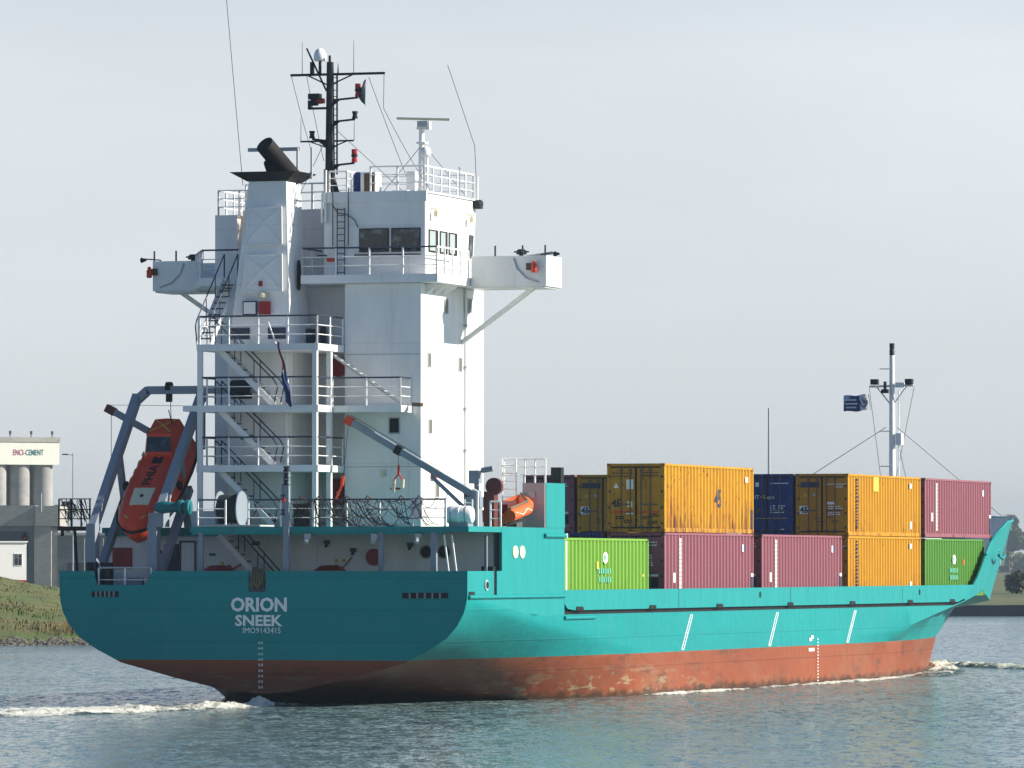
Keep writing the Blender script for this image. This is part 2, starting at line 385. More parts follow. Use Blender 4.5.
# riprap
def rock(mb, c, s, m=0):
    vs = []; ph = [(math.cos(i*1.047)*random.uniform(.7, 1.1), math.sin(i*1.047)*random.uniform(.7, 1.1)) for i in range(6)]
    for z, k in ((-.5, .9), (.1, 1.1), (.55, .55)):
        for (x, y) in ph: vs.append((c.x+x*s*k*random.uniform(.85, 1.15), c.y+y*s*k, c.z+z*s*random.uniform(.7, 1.2)))
    fs = [tuple(range(12, 18))]
    for k in (0, 6):
        for i in range(6): fs.append((k+i, k+(i+1) % 6, k+6+(i+1) % 6, k+6+i))
    mb.add(vs, fs, m)
mb = MB()
for i in range(1700):
    r = random.uniform(-60, -14); f = random.uniform(-.5, 2.2); rock(mb, on_bank(r, max(f, 0))-Vector((0, 0, .1)), random.uniform(.12, .32))
tag(mb.build('riprap_rocks', M['stone']), 'grey riprap stones lining the waterline of the grass bank', 'rocks', kind='stuff')
# reeds and grass blades
def blades(name, n, fn, hmin, hmax, w, mat, label, cat):
    mb = MB()
    for i in range(n):
        c = fn(); 
        if c is None: continue
        h = random.uniform(hmin, hmax); a = random.uniform(0, 6.28); dx, dy = math.cos(a)*w, math.sin(a)*w
        lx, ly = random.uniform(-.3, .3)*h, random.uniform(-.3, .3)*h
        mb.add([(c.x-dx, c.y-dy, c.z-.1), (c.x+dx, c.y+dy, c.z-.1), (c.x+lx*.4+dx*.6, c.y+ly*.4+dy*.6, c.z+h*.6), (c.x+lx, c.y+ly, c.z+h)], [(0, 1, 2, 3)])
    tag(mb.build(name, mat), label, cat, kind='stuff')
def reedspot():
    r = random.gauss(-27.5, 1.9); f = random.uniform(2.4, 7.0)
    return on_bank(r, f) if random.random() < .9 else on_bank(random.uniform(-50, -20), random.uniform(3, 5))
blades('reeds', 800, reedspot, .3, .95, .022, M['reed'], 'tall dry straw coloured reeds along the foot of the grass bank', 'reeds')
def tuftspot():
    r, f = random.uniform(-44, -22), random.uniform(5, 49)
    p = on_bank(r, f)
    return p if fbm(p.x, p.y, .22) > -.15 else None
blades('grass_tufts', 9000, tuftspot, .06, .2, .05, M['tuft'], 'rough green and brown grass tufts on the sloping bank', 'grass')

# far land left (behind the dyke) and right (behind the quay)
def sheet(name, pts, mat):
    return tag(MB().add(pts, [tuple(range(len(pts)))]).build(name, mat), kind='structure')
sheet('industrial_ground', [bgp(478, -700, 2.05), bgp(478, 8, 2.05), bgp(2600, 30, 2.05), bgp(2600, -1200, 2.05)], M['field'])
mb = MB()
mb.prism([(0, -1.5), (0, 1.12), (.7, 1.12), (.7, -1.5)], 'y', 0, 1)
def quay():
    vs = []; 
    for r in (32, 520):
        for f, z in ((0, -1.5), (0, 1.15), (1.2, 1.15), (1.2, -1.5)): vs.append(bgp(667+f, r, z))
    return MB().add(vs, [(0, 1, 2, 3), (7, 6, 5, 4), (0, 4, 5, 1), (1, 5, 6, 2), (2, 6, 7, 3), (3, 7, 4, 0)])
M['quay'] = paint('dark_sheet_pile', (.022, .028, .045), .7, .3)
tag(quay().build('quay_wall', M['quay']), 'long dark low quay wall beyond the bow on the far shore', 'quay wall')
mb = MB(); vs = []; fs = []
fr = [(668.2, 1.1), (700, 1.35), (760, 1.9), (830, 2.3), (950, 2.6), (3250, 2.8)]
rr = [32+i*6 for i in range(60)]+[400, 600, 900]
for r in rr:
    for f, z in fr: vs.append(bgp(f, r*(f/667), z+fbm(r, f, .06)*.25*(f < 1000)))
for i in range(len(rr)-1):
    for k in range(len(fr)-1): fs.append((i*6+k, (i+1)*6+k, (i+1)*6+k+1, i*6+k+1))
tag(MB().add(vs, fs).build('far_bank', M['field'], smooth=60), kind='structure')

def leaf_mat(name, c, d):
    t = NT(name); t.b.inputs['Roughness'].default_value = .75
    n = t.noise(t.mapv((1, 1, 1)), .9, 4, .6); t.base(t.mix(t.ramp(n, .38, .64), c, d)); return t.m
M['leaf'] = leaf_mat('tree_leaves', (.045, .085, .03), (.085, .125, .04))
M['leaf2'] = leaf_mat('bush_leaves', (.05, .06, .03), (.09, .085, .045))
M['leaf3'] = leaf_mat('hazy_leaves', (.07, .10, .05), (.11, .13, .065))  # leaf colour lightened so distance haze is partly painted in
M['bark'] = paint('bark', (.08, .06, .045), .9, .5)
def crown_mb(lobes, n, s):
    mb = MB()
    wts = [l[1]**3 for l in lobes]
    for c, r, sq in random.choices(lobes, wts, k=n):
        d = Vector((random.gauss(0, 1), random.gauss(0, 1), random.gauss(0, 1))).normalized()*r*random.uniform(.62, 1.04)
        p = Vector(c)+Vector((d.x, d.y, d.z*sq)); q = random.uniform(.6, 1.4)*s
        a = Vector((random.gauss(0, 1), random.gauss(0, 1), random.gauss(0, 1))).normalized(); b = a.orthogonal().normalized()
        mb.add([p-a*q-b*q*.5, p+a*q*.6-b*q, p+a*q+b*q*.5, p-a*q*.5+b*q], [(0, 1, 2, 3)])
    return mb
def tree(name, pos, h, w, n, s, label, mat=None, group=None, cat='tree', trunk=.28):
    root = tag(empty(name, pos), label, cat, group)
    lobes = []
    for k in range(11):
        a = random.uniform(0, 6.28); rad = random.uniform(.0, .62)*w/2; z = random.uniform(.34, .86)*h
        lobes.append(((math.cos(a)*rad, math.sin(a)*rad, z), random.uniform(.2, .36)*w*(1.15-abs(z/h-.55)), random.uniform(.7, .95)))
    crown_mb(lobes, n, s).build('crown', mat or M['leaf'], root)
    t = MB().tube((0, 0, -.4), (0, 0, h*.55), h*.024, h*.012, 8)
    for c, r, q in lobes[:7]: t.tube((0, 0, h*trunk), (c[0]*.8, c[1]*.8, c[2]), h*.01, h*.004, 5)
    t.build('trunk', M['bark'], root, smooth=50)
    return root
# the wooded rise behind the far shore
lob = []
for i in range(420):
    r = random.uniform(180, 800); f = random.uniform(2850, 3150); hgt = 8.6+1.6*math.sin(r*.021)+random.uniform(-1.6, 1.6)
    p = bgp(f, r, 2.6+hgt*.5); lob.append(((p.x, p.y, p.z), hgt*.62, .95))
tag(crown_mb(lob, 70000, 1.5).build('far_wood', M['leaf3']), 'hazy dark wood along the far shore beyond the bow', 'wood', kind='stuff')
tree('broadleaf_tree', bgp(2780, 217, 2.8), 25.5, 15, 5200, .7, 'tall hazy tree rising above the wood just beyond the bow', M['leaf3'])
tree('broadleaf_tree', bgp(2800, 241, 2.8), 16, 16, 2600, .7, 'lower hazy tree to the right of the tallest one beyond the bow', M['leaf3'])
tree('shrub', bgp(760, 60.2, 1.8), 2.7, 3.4, 2600, .12, 'dark rounded bush on the grass above the quay wall', M['leaf2'], None, 'bush', .1)
tree('broadleaf_tree', bgp(1400, -99.5, 2.0), 20.5, 6.0, 4200, .36, 'faint hazy tree beside the cement silos behind the street lamp')

# ---- cement works
M['conc'] = ground_mat('concrete', (.34, .33, .30), (.40, .38, .34), (.26, .25, .23), .25, .1)
M['dkconc'] = ground_mat('dull_concrete', (.16, .165, .17), (.20, .20, .20), (.12, .12, .125), .25, .1)
M['silo'] = ground_mat('silo_concrete', (.30, .29, .285), (.37, .355, .34), (.24, .235, .23), .12, .1)
M['cream_wall'] = paint('cream_cladding', (.80, .78, .70), .6, .1)
M['wallwhite'] = paint('cabin_white', (.80, .80, .78), .55, .1)
M['rusty'] = paint('rusty_steel', (.12, .045, .03), .75, .5, .6)
M['steel'] = paint('galvanised_steel', (.30, .32, .34), .5, .2)
M['dark'] = paint('dark_recess', (.035, .04, .05), .8, .3)
def local(root_f, root_r): return bgp(root_f, root_r, 2.05)
BROT = (0, 0, YAW-math.pi/2+math.pi)   # local +x points to the right seen from the water... set below
def bgroot(name, f, r, z, label, cat):
    o = empty(name, bgp(f, r, z)); o.rotation_euler = (0, 0, YAW-math.pi/2); return tag(o, label, cat)   # local x = right, y = away
silo = bgroot('silo_building', 1300, -92.4, 2.05, 'pale cement silo building with ENCI-CEMENT sign on its upper storey', 'silo building')
k = 1300/6362.94      # metres per picture unit at that distance, for reference when measuring
silo.rotation_euler.z += R(26)
b = MB(); b.box(-60, -.1, 0, 11, 24.0, 28.6); b.box(-60, .05, -.15, 11.2, 28.6, 29.6, 1)
b.build('top_storey', [M['cream_wall'], M['conc']], silo)
for i in range(9):
    c = -2.75-i*5.1
    MB().lathe([(2.08, 0), (2.08, 24.0)], (c, 2.5, 0), 'z', 28).build('silo', M['silo'], silo, smooth=40)
    if i < 8: MB().lathe([(2.08, 0), (2.08, 23.98)], (c-2.55, 6.4, 0), 'z', 24).build('silo', M['silo'], silo, smooth=40)
for x in (-1.3, -5.9, -10.5, -15): MB().tube((x, 1, 29.5), (x, 1, 30.6), .1, n=6).box(x-.15, x+.2, .8, 1.2, 30.2, 30.9).build('roof_vent', M['dark'], silo)
ax = ((1, 0, 0), (0, 0, 1), (0, -1, 0))
M['sgn_r'] = paint('sign_crimson', (.42, .10, .17), .5, .1); M['sgn_g'] = paint('sign_teal', (.06, .20, .20), .5, .1)
text('sign_lettering', 'ENCI-', (-10.2, 0, 25.9), 2.55, 1.2, M['sgn_r'], silo, bold=.012, axes=ax, thick=.06)
text('sign_lettering', 'CEMENT', (-7.5, 0, 25.9), 3.95, 1.2, M['sgn_g'], silo, bold=.012, axes=ax, thick=.06)
hall = bgroot('concrete_hall', 1050, -74.6, 2.05, 'low concrete hall with dark ground floor in front of the silos', 'building')
kk = 1050/6362.94
b = MB(); b.box(-60, -4.0, .0, 18, 9.9, 13.3); b.box(-4.0, 0, -.6, 18, 9.9, 13.2)
b.build('upper_wall', M['conc'], hall)
MB().box(-60, -.4, .9, 17, -2, 9.9).build('ground_floor', M['dkconc'], hall)
MB().box(-4.2, -1.4, -.3, .85, -2, 9.85).build('pier', M['conc'], hall)
MB().box(-16, -5.2, .7, .88, 4.5, 9.0).build('window_band', M['dark'], hall)
MB().tube((-3.05, -.8, 12.2), (-3.05, -.8, 15.6), .14, n=6).box(-3.3, -2.6, -.95, -.65, 15.5, 15.75).build('roof_lamp', M['steel'], hall)
h2 = bgroot('warehouse', 980, -70.0, 2.05, 'long grey warehouse behind the fence beside the concrete hall', 'building')
MB().box(0, 26, 0, 20, -2, 8.0).build('wall', M['dkconc'], h2); MB().box(-.4, 26.4, -.4, 20.4, 8.0, 8.4).build('roof', M['lgrey'], h2)
for i in range(6): MB().box(1.5+i*4, 4.3+i*4, -.08, .05, -2, 3.8).build('door', M['dark'], h2)
h3 = bgroot('white_shed', 820, -40.5, 2.05, 'white shed beyond the lifeboat seen between the ship stairs', 'building')
MB().box(0, 3.4, 0, 6, -2, 8.6).box(-.6, 0, 1, 5, -2, 6.5).build('wall', M['wallwhite'], h3); MB().box(-.1, 3.5, -.1, 6.1, 8.6, 8.8).build('roof', M['lgrey'], h3)
lp = bgroot('street_lamp', 700, -48.3, 2.05, 'tall grey street lamp with one arm beside the silo building', 'street lamp')
MB().tube((0, 0, -1), (0, 0, 15.6), .10, .055, 8).tube((0, 0, 15.4), (-.9, 0, 15.5), .04, n=6).build('pole', M['steel'], lp)
MB().box(-1.2, -.55, -.12, .12, 15.42, 15.56).build('lamp_head', M['dark'], lp)
cb = bgroot('site_cabin', 470, -35.85, 3.3, 'white site cabin with a small window on top of the grass bank', 'cabin')
cb.rotation_euler.z += R(16)
MB().box(-14, 0, 0, 4.5, -.5, 3.65).build('wall', M['wallwhite'], cb)
MB().box(-14.1, .1, -.1, 4.6, 3.65, 3.75).build('roof', M['wallwhite'], cb)
MB().box(-14, .02, -.03, .02, .72, .88).build('stripe', M['red'], cb)
w = MB().box(-.92, -.32, -.04, .03, 1.93, 2.85).build('window', M['wallwhite'], cb)
MB().box(-.88, -.65, -.055, -.03, 1.98, 2.8).box(-.6, -.36, -.055, -.03, 1.98, 2.8).build('pane', M['glass'], w)
sg = bgroot('signal_post', 520, -39.8, 2.6, 'railway style signal with dark oval head behind the white cabin', 'signal')
MB().tube((0, 0, -1), (0, 0, 4.6), .05, n=6).build('pole', M['steel'], sg)
MB().prism([(math.cos(a*.5236)*.24, 5.0+math.sin(a*.5236)*.36) for a in range(12)], 'y', -.05, .05).build('head', M['navy'], sg)
MB().lathe([(.09, -.03), (.09, .03)], (0, -.09, 4.9), 'y', 10).build('lens', M['lampred'], sg)
pp = bgroot('dredge_pipe', 560, -36.3, 2.3, 'rusty steel pipeline on slanted legs between the cabin and the stern', 'pipeline')
MB().tube((0, 0, 3.2), (44, 0, 3.2), .5, n=14).build('pipe', M['rusty'], pp, smooth=40)
MB().box(-1.1, 1.3, -.3, .3, 2.5, 3.4).box(.6, 4.6, -.75, -.55, 2.5, 3.1).build('frame', M['rusty'], pp)
for x in (1.2, 2.6, 3.6): MB().lathe([(.6, -.07), (.6, .07)], (x, 0, 3.2), 'x', 14).build('flange', M['rusty'], pp)
for x, dx in ((0, .1), (2.0, 2.2), (9, 2.2), (16, -2)): MB().beam((x, -.2, 2.9), (x+dx, -.2, -1.6), .26, .2).build('leg', M['rusty'], pp)
fn = bgroot('mesh_fence', 640, -43, 2.05, 'thin grey wire fence in front of the warehouse', 'fence')
for i in range(14): MB().tube((i*1.9, 0, -.4), (i*1.9, 0, 6.0), .045, n=5).build('post', M['steel'], fn)
f_ = MB()
for j in range(9): f_.tube((0, 0, 1.2+j*.58), (24.7, 0, 1.2+j*.58), .012, n=4)
for j in range(70): f_.tube((j*.353, .02, 1.2), (j*.353, .02, 5.9), .01, n=4)
f_.build('wire_mesh', M['steel'], fn)
gr = bgroot('guard_rail', 500, -34.4, 2.05, 'low pale guard rail on the grass behind the bank', 'railing')
MB().box(0, 3, -.04, .04, 1.55, 1.68).build('rail', M['wallwhite'], gr)
for x in (.1, 2.5): MB().box(x, x+.09, -.03, .03, -.4, 1.6).build('post', M['wallwhite'], gr)

# haze: a closed box of even air round everything
hzb = MB(); vs = []
for z in (-3.2, 37):
    for f, r in ((-340, -1700), (-340, 1700), (3500, 1700), (3500, -1700)): vs.append(bgp(f, r, z))
hzb.add(vs, [(0, 3, 2, 1), (4, 5, 6, 7), (0, 1, 5, 4), (1, 2, 6, 5), (2, 3, 7, 6), (3, 0, 4, 7)])
hm = bpy.data.materials.new('haze_air'); hm.use_nodes = True
for nd in list(hm.node_tree.nodes):
    if nd.type == 'BSDF_PRINCIPLED': hm.node_tree.nodes.remove(nd)
pv = hm.node_tree.nodes.new('ShaderNodeVolumePrincipled'); pv.inputs['Density'].default_value = .00018
pv.inputs['Color'].default_value = (.58, .66, .72, 1); pv.inputs['Anisotropy'].default_value = .7
hm.node_tree.links.new(pv.outputs[0], hm.node_tree.nodes['Material Output'].inputs['Volume'])
tag(hzb.build('haze', hm), 'thin pale haze filling the air over the canal', 'haze', kind='stuff')

# ------------------------------------------------------------------ the ship
SHIP = tag(empty('cargo_ship', (0, 0, 0)), 'turquoise container ship with white superstructure and red boot topping under way on the canal', 'cargo ship')
def P(mb, name, mat, smooth=None, parent=None, label=None):
    o = mb.build(name, M[mat] if isinstance(mat, str) else [M[k] for k in mat], parent or SHIP, smooth)
    if label: o['label'] = label
    return o
# transom outline (y, z), port half then mirrored
TR = [(8.0, 4.08), (7.97, 3.85), (7.87, 3.45), (7.62, 2.98), (7.22, 2.52), (6.5, 2.06), (5.55, 1.58), (3.4, 1.02), (1.3, .55), (0, .44)]
MS = [(8, 3.30), (8, 2.0), (8, 1.3), (8, .5), (8, -.5), (8, -2), (7.9, -4), (7, -5), (4, -5), (0, -5)]
def sstep(t): t = max(0, min(1, t)); return t
def plan(X, s, e, p, B=8.0):
    t = (X-s)/(e-s)
    return B if t <= 0 else (0.0 if t >= 1 else B*(1-t**p))
def zk(X):                                     # knuckle height towards the bow
    if X < 48: return 2.0
    if X < 66: return 2.0+.3*(X-48)/18
    if X < 83: return 2.3+1.65*((X-66)/17)
    if X < 89: return 3.95-.5*(X-83)/6
    return 3.45
def section(X):
    w = sstep(X/24)**2.1
    pts = [(a[0]*(1-w)+b[0]*w, a[1]*(1-w)+b[1]*w) for a, b in zip(TR, MS)]
    pts[0] = (8.0, max(3.30, 4.08-.0975*X)); pts[1] = (7.97+.03*min(1, X), max(2.0, 3.86-.088*X)) if X < 40 else (8, 2.0)
    for k in (2, 3, 4): pts[k] = (pts[k][0], min(pts[k][1], pts[k-1][1]-.28))
    pts.insert(2, ((pts[1][0]+pts[2][0])/2+.012, (pts[1][1]+pts[2][1])/2))
    return pts
LV = [None, None, 1.7, .8, -.4, -2, -4, -5, -5, -5]
def bow_start(z): return 53 if z > 1.5 else (51.5 if z > .5 else (50 if z > -1 else 46))
def bow_end(z): return 100.4+.95*max(z, -2)
def fwd(t):
    out = []
    for k, z in enumerate(LV):
        if k == 2:
            X = 45+t*(106-45); out.append((X, plan(X, 60, 104, 2.25), zk(X)-.16-.2*max(0, min(1, (X-60)/20))))
        if k < 2:
            X = 45+t*(106.5-45); zz = max(3.30, zk(X)+.05) if k == 0 else zk(X)
            out.append((X, plan(X, 77, 106.5, 2.0), zz))
        elif k < 7:
            e = bow_end(z); X = 45+t*(e-45); out.append((X, plan(X, bow_start(z), e, 2.2), z))
        else:
            X = 45+t*(97-45); out.append((X, plan(X, 42, 97, 2.0)*(1, 1, 1, 1, 1, 1, 1, .85, .5, 0)[k], z))
    return out
rows_ = [[(X, y, z) for y, z in section(X)] for X in [0.02, .7, 1.5, 2.5, 3.5]+[4.5+i*1.5 for i in range(15)]+[27+i*3 for i in range(6)]]
rows_ += [fwd((i/54)**.9) for i in range(55)]
vs, fs = [], []
for sc in rows_:
    for x, y, z in sc: vs.append((x, -y, z))
    for x, y, z in reversed(sc[:-1]): vs.append((x, y, z))
n = 21
for i in range(len(rows_)-1):
    for k in range(n-1): fs.append((i*n+k, (i+1)*n+k, (i+1)*n+k+1, i*n+k+1))
fs.append(tuple(range(n)))
HULL = P(MB().add(vs, fs), 'hull', 'hull', 28)
# transom plate with notch for the davit foot
o = [(8.0, 4.98)]+TR; o = o[:-1]+[(-y, z) for y, z in reversed(TR)]+[(-8.0, 4.98)]
o = [(0, .44) if abs(y) < .01 else (y, z) for y, z in o]
# split: upper edge from starboard to port with notch and the rope fairlead
top = [(-8, 4.98), (-.17, 4.98), (-.17, 4.2), (.5, 4.2), (.5, 4.98), (4.3, 4.98), (4.58, 4.46), (6.53, 4.46), (6.69, 4.98), (8, 4.98)]
low = [(8, 4.08)]+[(y, z) for y, z in TR[1:-1]]+[(0, .44)]+[(-y, z) for y, z in reversed(TR[1:-1])]+[(-8, 4.08)]
P(MB().prism(low+top, 'x', -.06, .06), 'transom', 'hull')
# plating round the quarter, cut in real pieces
kb = lambda x: max(3.3, 4.08-.0975*x)
P(MB().prism([(.06, kb(.06)), (3.15, kb(3.15)), (3.15, 4.98), (.06, 4.98)], 'y', -8, -7.9), 'bulwark', 'tealp')
P(MB().prism([(.06, kb(.06)), (8, 3.3), (12.5, 3.3), (12.5, 4.98), (.06, 4.98)], 'y', 7.9, 8), 'bulwark', 'tealp')
P(MB().prism([(3.15, kb(3.15)), (8, 3.3), (12.07, 3.3), (12.07, 6.62), (4.13, 6.62), (4.13, 4.98), (3.5, 4.98), (3.5, 3.95), (3.15, 3.95)], 'y', -8, -7.9), 'side_plating', 'tealp')
P(MB().box(9.63, 12.07, -8.02, -7.15, 6.62, 8.33), 'bulwark_post', 'tealp')
P(MB().box(3.16, 3.49, -7.95, -7.5, 3.96, 5.15), 'roller_gap_dark', 'black')  # black box painted in as the darkness of the gap at the rollers
mb = MB(); mb.tube((9.4, -8.03, 6.32), (12.1, -8.03, 6.32), .09, n=8); mb.tube((.05, -8.02, 4.02), (12.0, -8.02, 4.02), .08, n=8); mb.tube((12, -8.02, 3.17), (16, -8.02, 3.17), .08, n=8)
P(mb, 'rubbing_strake', 'tealp', 50)
mb = MB(); mb.lathe([(.20, 0), (.20, .04)], (2.18, -8.045, 4.46), 'y', 16); P(mb, 'fairlead', 'lgrey', 40)
mb = MB(); mb.lathe([(.13, 0), (.13, .02)], (2.18, -8.07, 4.46), 'y', 12); P(mb, 'fairlead', 'black', 40)
for x in (5.75, 6.62):
    mb = MB(); mb.prism([(x+math.cos(a*.5236)*.34, 5.69+math.sin(a*.5236)*.24) for a in range(12)], 'y', -8.03, -7.99); P(mb, 'vent_grille', 'cream')
P(MB().box(.1, .75, -8.03, -8.0, 4.05, 4.22), 'freeing_port', 'black')
for y0, y1, z in ((-5.5, -7.25, 4.08), (6.7, 5.65, 4.12)):
    q = P(MB().box(-.10, -.055, y0, y1, z-.1, z+.1), 'freeing_port', 'black')
    mm = MB(); yy = y0
    for k in range(1, 6): mm.box(-.115, -.06, y0+(y1-y0)*k/6-.03, y0+(y1-y0)*k/6+.03, z-.1, z+.1)
    P(mm, 'bar', 'grey', parent=q)
# lettering on the transom
text('name_lettering', 'ORION', (-.062, 1.20, 3.47), 2.2, .54, M['letter'], HULL, bold=.035)
text('name_lettering', 'SNEEK', (-.062, 1.03, 2.94), 1.86, .42, M['letter'], HULL, bold=.03)
text('name_lettering', 'IMO9143415', (-.062, .72, 2.68), 1.48, .21, M['letter'], HULL, bold=.0)
for i, s in enumerate(['66', '64', '62', '60', '58', '56', '54', '52', '50']):
    text('draft_mark', s, (-.062, .12, 2.28-i*.205), .19, .10, M['letter'], HULL, bold=.0)
# side marks
for x0, x1 in ((29.68, 28.33), (43.2, 41.88), (56.67, 55.23)):
    mm = MB()
    for d in (0, .3): mm.beam((x0+d, -8.02, 3.16), (x1+d, -8.02, 1.75), .05, .03, up=(0, 1, 0))
    for k in (0, 4, 8):
        t = k/8; x = x0+(x1-x0)*t; z = 3.16-1.41*t; mm.box(x, x+.3, -8.03, -8.01, z-.012, z+.012)
    o = mm.build('ladder_mark', M['letter'], HULL)
def hull_y(X, z): return plan(X, 50+max(0, z+.4)*1.45, bow_end(z), 2.2) if z < 1.75 else min(8, plan(X, 53, bow_end(1.7), 2.2)+(z-1.7)*.8)
mm = MB()
for k in range(15):
    z = 1.95-k*.14; y = -hull_y(50.2, z)-.02; mm.box(50.1, 50.27, y, y-.01, z-.025, z+.025)
mm.build('draft_mark', M['letter'], HULL)
for (x, zz) in ((48.9, 1.95), (49.3, 1.5), (48.8, 1.5), (49.2, 2.05)):
    y = -hull_y(x, zz)-.02; MB().box(x-.2, x+.25, y, y-.01, zz-.07, zz+.07).build('thruster_mark', M['letter'], HULL)
# decks
mb = MB(); mb.prism([(0.06, -7.9), (12.5, -7.9), (12.5, 7.9), (0.06, 7.9)], 'z', 3.6, 3.75); P(mb, 'mooring_deck', 'deck')
dk = [(X, plan(X, 50, 103.5, 2.5)-.35) for X in [12.5, 40, 50, 60, 70, 80, 86, 90]]
P(MB().prism([(x, -y) for x, y in dk]+[(x, y) for x, y in reversed(dk)], 'z', 3.1, 3.29), 'main_deck', 'deck')
P(MB().box(13.0, 72, -7.4, 7.4, 3.29, 3.72), 'hatch_cover', 'deck')
# coaming strake above the slot
for sgn in (-1, 1):
    pts = [(12.1, 4.24), (12.1, 3.72), (12.5, 3.52), (13.4, 3.46), (76.8, 3.46), (78.2, 3.62), (80.2, 4.27), (80.2, 4.27)]
    pts = pts[:-1]
    P(MB().prism(pts, 'y', sgn*8.0, sgn*7.9), 'hatch_coaming', 'tealp')
mb = MB(); mb.box(12.3, 77.5, -7.86, -7.80, 3.29, 3.5); P(mb, 'slot_rail', 'black')
for x in (13.9, 24.0, 34.0, 45.4, 56.2, 67.0, 75.4):
    P(MB().prism([(x-.35, 3.44), (x-.25, 3.6), (x+.55, 3.6), (x+.65, 3.44)], 'y', -8.04, -7.88), 'bracket', 'black')
for x in (28.0, 45.6, 65.7): P(MB().box(x, x+.05, -8.006, -7.99, 3.47, 4.26), 'plate_seam', 'dkrail')
for x in (40.6, 69.0): P(MB().lathe([(.14, 0), (.14, .02)], (x, -8.015, 3.95), 'y', 12), 'drain_hole', 'black')
# forecastle bulwark
def ztop(X): 
    if X < 79.4: return 4.0
    for (a, za), (b, zb) in zip([(79.4, 4.0), (81, 4.7), (83.5, 6.1), (86, 6.8), (90, 7.35), (98, 7.55), (115, 7.9)], [(81, 4.7), (83.5, 6.1), (86, 6.8), (90, 7.35), (98, 7.55), (115, 7.9), (116, 7.9)]):
        if X <= b: return za+(zb-za)*(X-a)/(b-a)
    return 7.9
bow_b = [(X, -plan(X, 77, 106.5, 2.0)) for X in [78.2+i*.75 for i in range(38)]]+[(106.5, 0)]
bow_t = []
for X, y in bow_b:
    k = (X-78.2)/(106.5-78.2); Xt = 78.2+k*(113.0-78.2); bow_t.append((Xt, -plan(Xt, 79.5, 113.0, 2.15)))
prt = lambda L: L+[(x, -y) for x, y in reversed(L[:-1])]
bb, bt = prt(bow_b), prt(bow_t)
vs = []; m_ = len(bb)
for (x, y), (xt, yt) in zip(bb, bt):
    z0 = max(3.30, zk(x)+.05); z1 = max(ztop(xt), z0+.2)
    nx = Vector((x-90, y*2, 0)).normalized()*.12
    vs += [(x, y, z0), (xt, yt, z1), (xt-nx.x, yt-nx.y, z1), (x-nx.x, y-nx.y, z0)]
fs = []; mi = []
mb = MB()
for i in range(m_-1):
    a, b = i*4, i*4+4
    fs += [(a, b, b+1, a+1), (a+1, b+1, b+2, a+2), (a+2, b+2, b+3, a+3)]; mi += [0, 0, 1]
mb.v = vs; mb.f = fs; mb.mi = mi
P(mb, 'forecastle_bulwark', ['tealp', 'lgrey'], 35)
P(MB().path([(x, y, ztop(x)+.02) for x, y in bt if x > 82], .07, 6), 'cap_rail', 'tealp', 60)
mm = MB()
for x, y in bt[8:-8:3]:
    s_ = .93; mm.beam((x*.985+1.2, y*s_, 5.2), (x-.15, y*.975, ztop(x)-.1), .12, .05)
P(mm, 'bulwark_stay', 'lgrey')
fd = [(X, plan(X, 79, 110, 2.1)-.25) for X in [86+i*1.2 for i in range(20)]]
P(MB().prism([(x, -max(y, .05)) for x, y in fd]+[(x, max(y, .05)) for x, y in reversed(fd)], 'z', 4.9, 5.0), 'forecastle_deck', 'deck')
w_ = P(MB().box(89, 91, -3.5, -1.5, 5, 5.6).box(89, 91, 1.5, 3.5, 5, 5.6), 'windlass', 'grey')
P(MB().lathe([(.6, -.5), (.6, -.42), (.4, -.4), (.4, .4), (.6, .42), (.6, .5)], (90, -2.5, 6.1), 'y', 16), 'drum', 'grey', 40, w_)
P(MB().tube((89.2, -6.2, 5), (89.2, -6.2, 5.6), .16, n=10).tube((89.8, -6.2, 5), (89.8, -6.2, 5.6), .16, n=10), 'bollard', 'black', 40)
P(MB().path([(86.8, -7.35, 6.0), (88.6, -7.25, 5.95)], .1, 8), 'fairlead', 'tealp', 60)
P(MB().path([(85.4, -8.0, 5.7), (86.6, -7.92, 5.55), (87.6, -7.78, 5.7)], .08, 8), 'chafing_bar', 'tealp', 60)

# ---- railings, stairs
def railing(pts, h=1.05, sp=1.45, top='dkrail', mids=2, r=.024, parent=None, closed=False):
    mb = MB()
    for a, b in zip(pts, pts[1:]):
        a, b = Vector(a), Vector(b); L = (b-a).length; k = max(1, round(L/sp))
        up = Vector((0, 0, h))
        mb.tube(a+up, b+up, .034, n=6, m=1)
        for j in range(1, mids+1): mb.tube(a+up*(j/(mids+1)), b+up*(j/(mids+1)), .019, n=5)
        for i in range(k+1):
            p = a.lerp(b, i/k); mb.tube(p, p+up, .036, n=6)
    return P(mb, 'railing', ['white2', top], parent=parent)
def stair(p, q, w, wdir, n, rail=True):
    """p top, q bottom; wdir unit vector of the tread width"""
    p, q, wd = Vector(p), Vector(q), Vector(wdir)
    mb = MB(); up = Vector((0, 0, 1))
    for s_ in (0, 1): mb.beam(p+wd*(w*s_), q+wd*(w*s_), .045, .22, up=up)
    d = (q-p); hd = Vector((d.x, d.y, 0)).normalized()
    for i in range(1, n):
        c = p+d*(i/n); mb.beam(c, c+wd*w, .22, .045, m=1)
    st = P(mb, 'stair', ['white2', 'dkrail'])
    if rail:
        for s_ in (0, 1):
            r = MB(); o = wd*(w*s_); r.path([p+o+up*.05, p+o+up*.95, q+o+up*.95, q+o+hd*.15+up*.7, q+o+up*.05], .027, 6)
            for t in (.33, .66): r.tube(p+d*t+o, p+d*t+o+up*.95, .02, n=5)
            P(r, 'handrail', 'dkrail', parent=st)
    return st
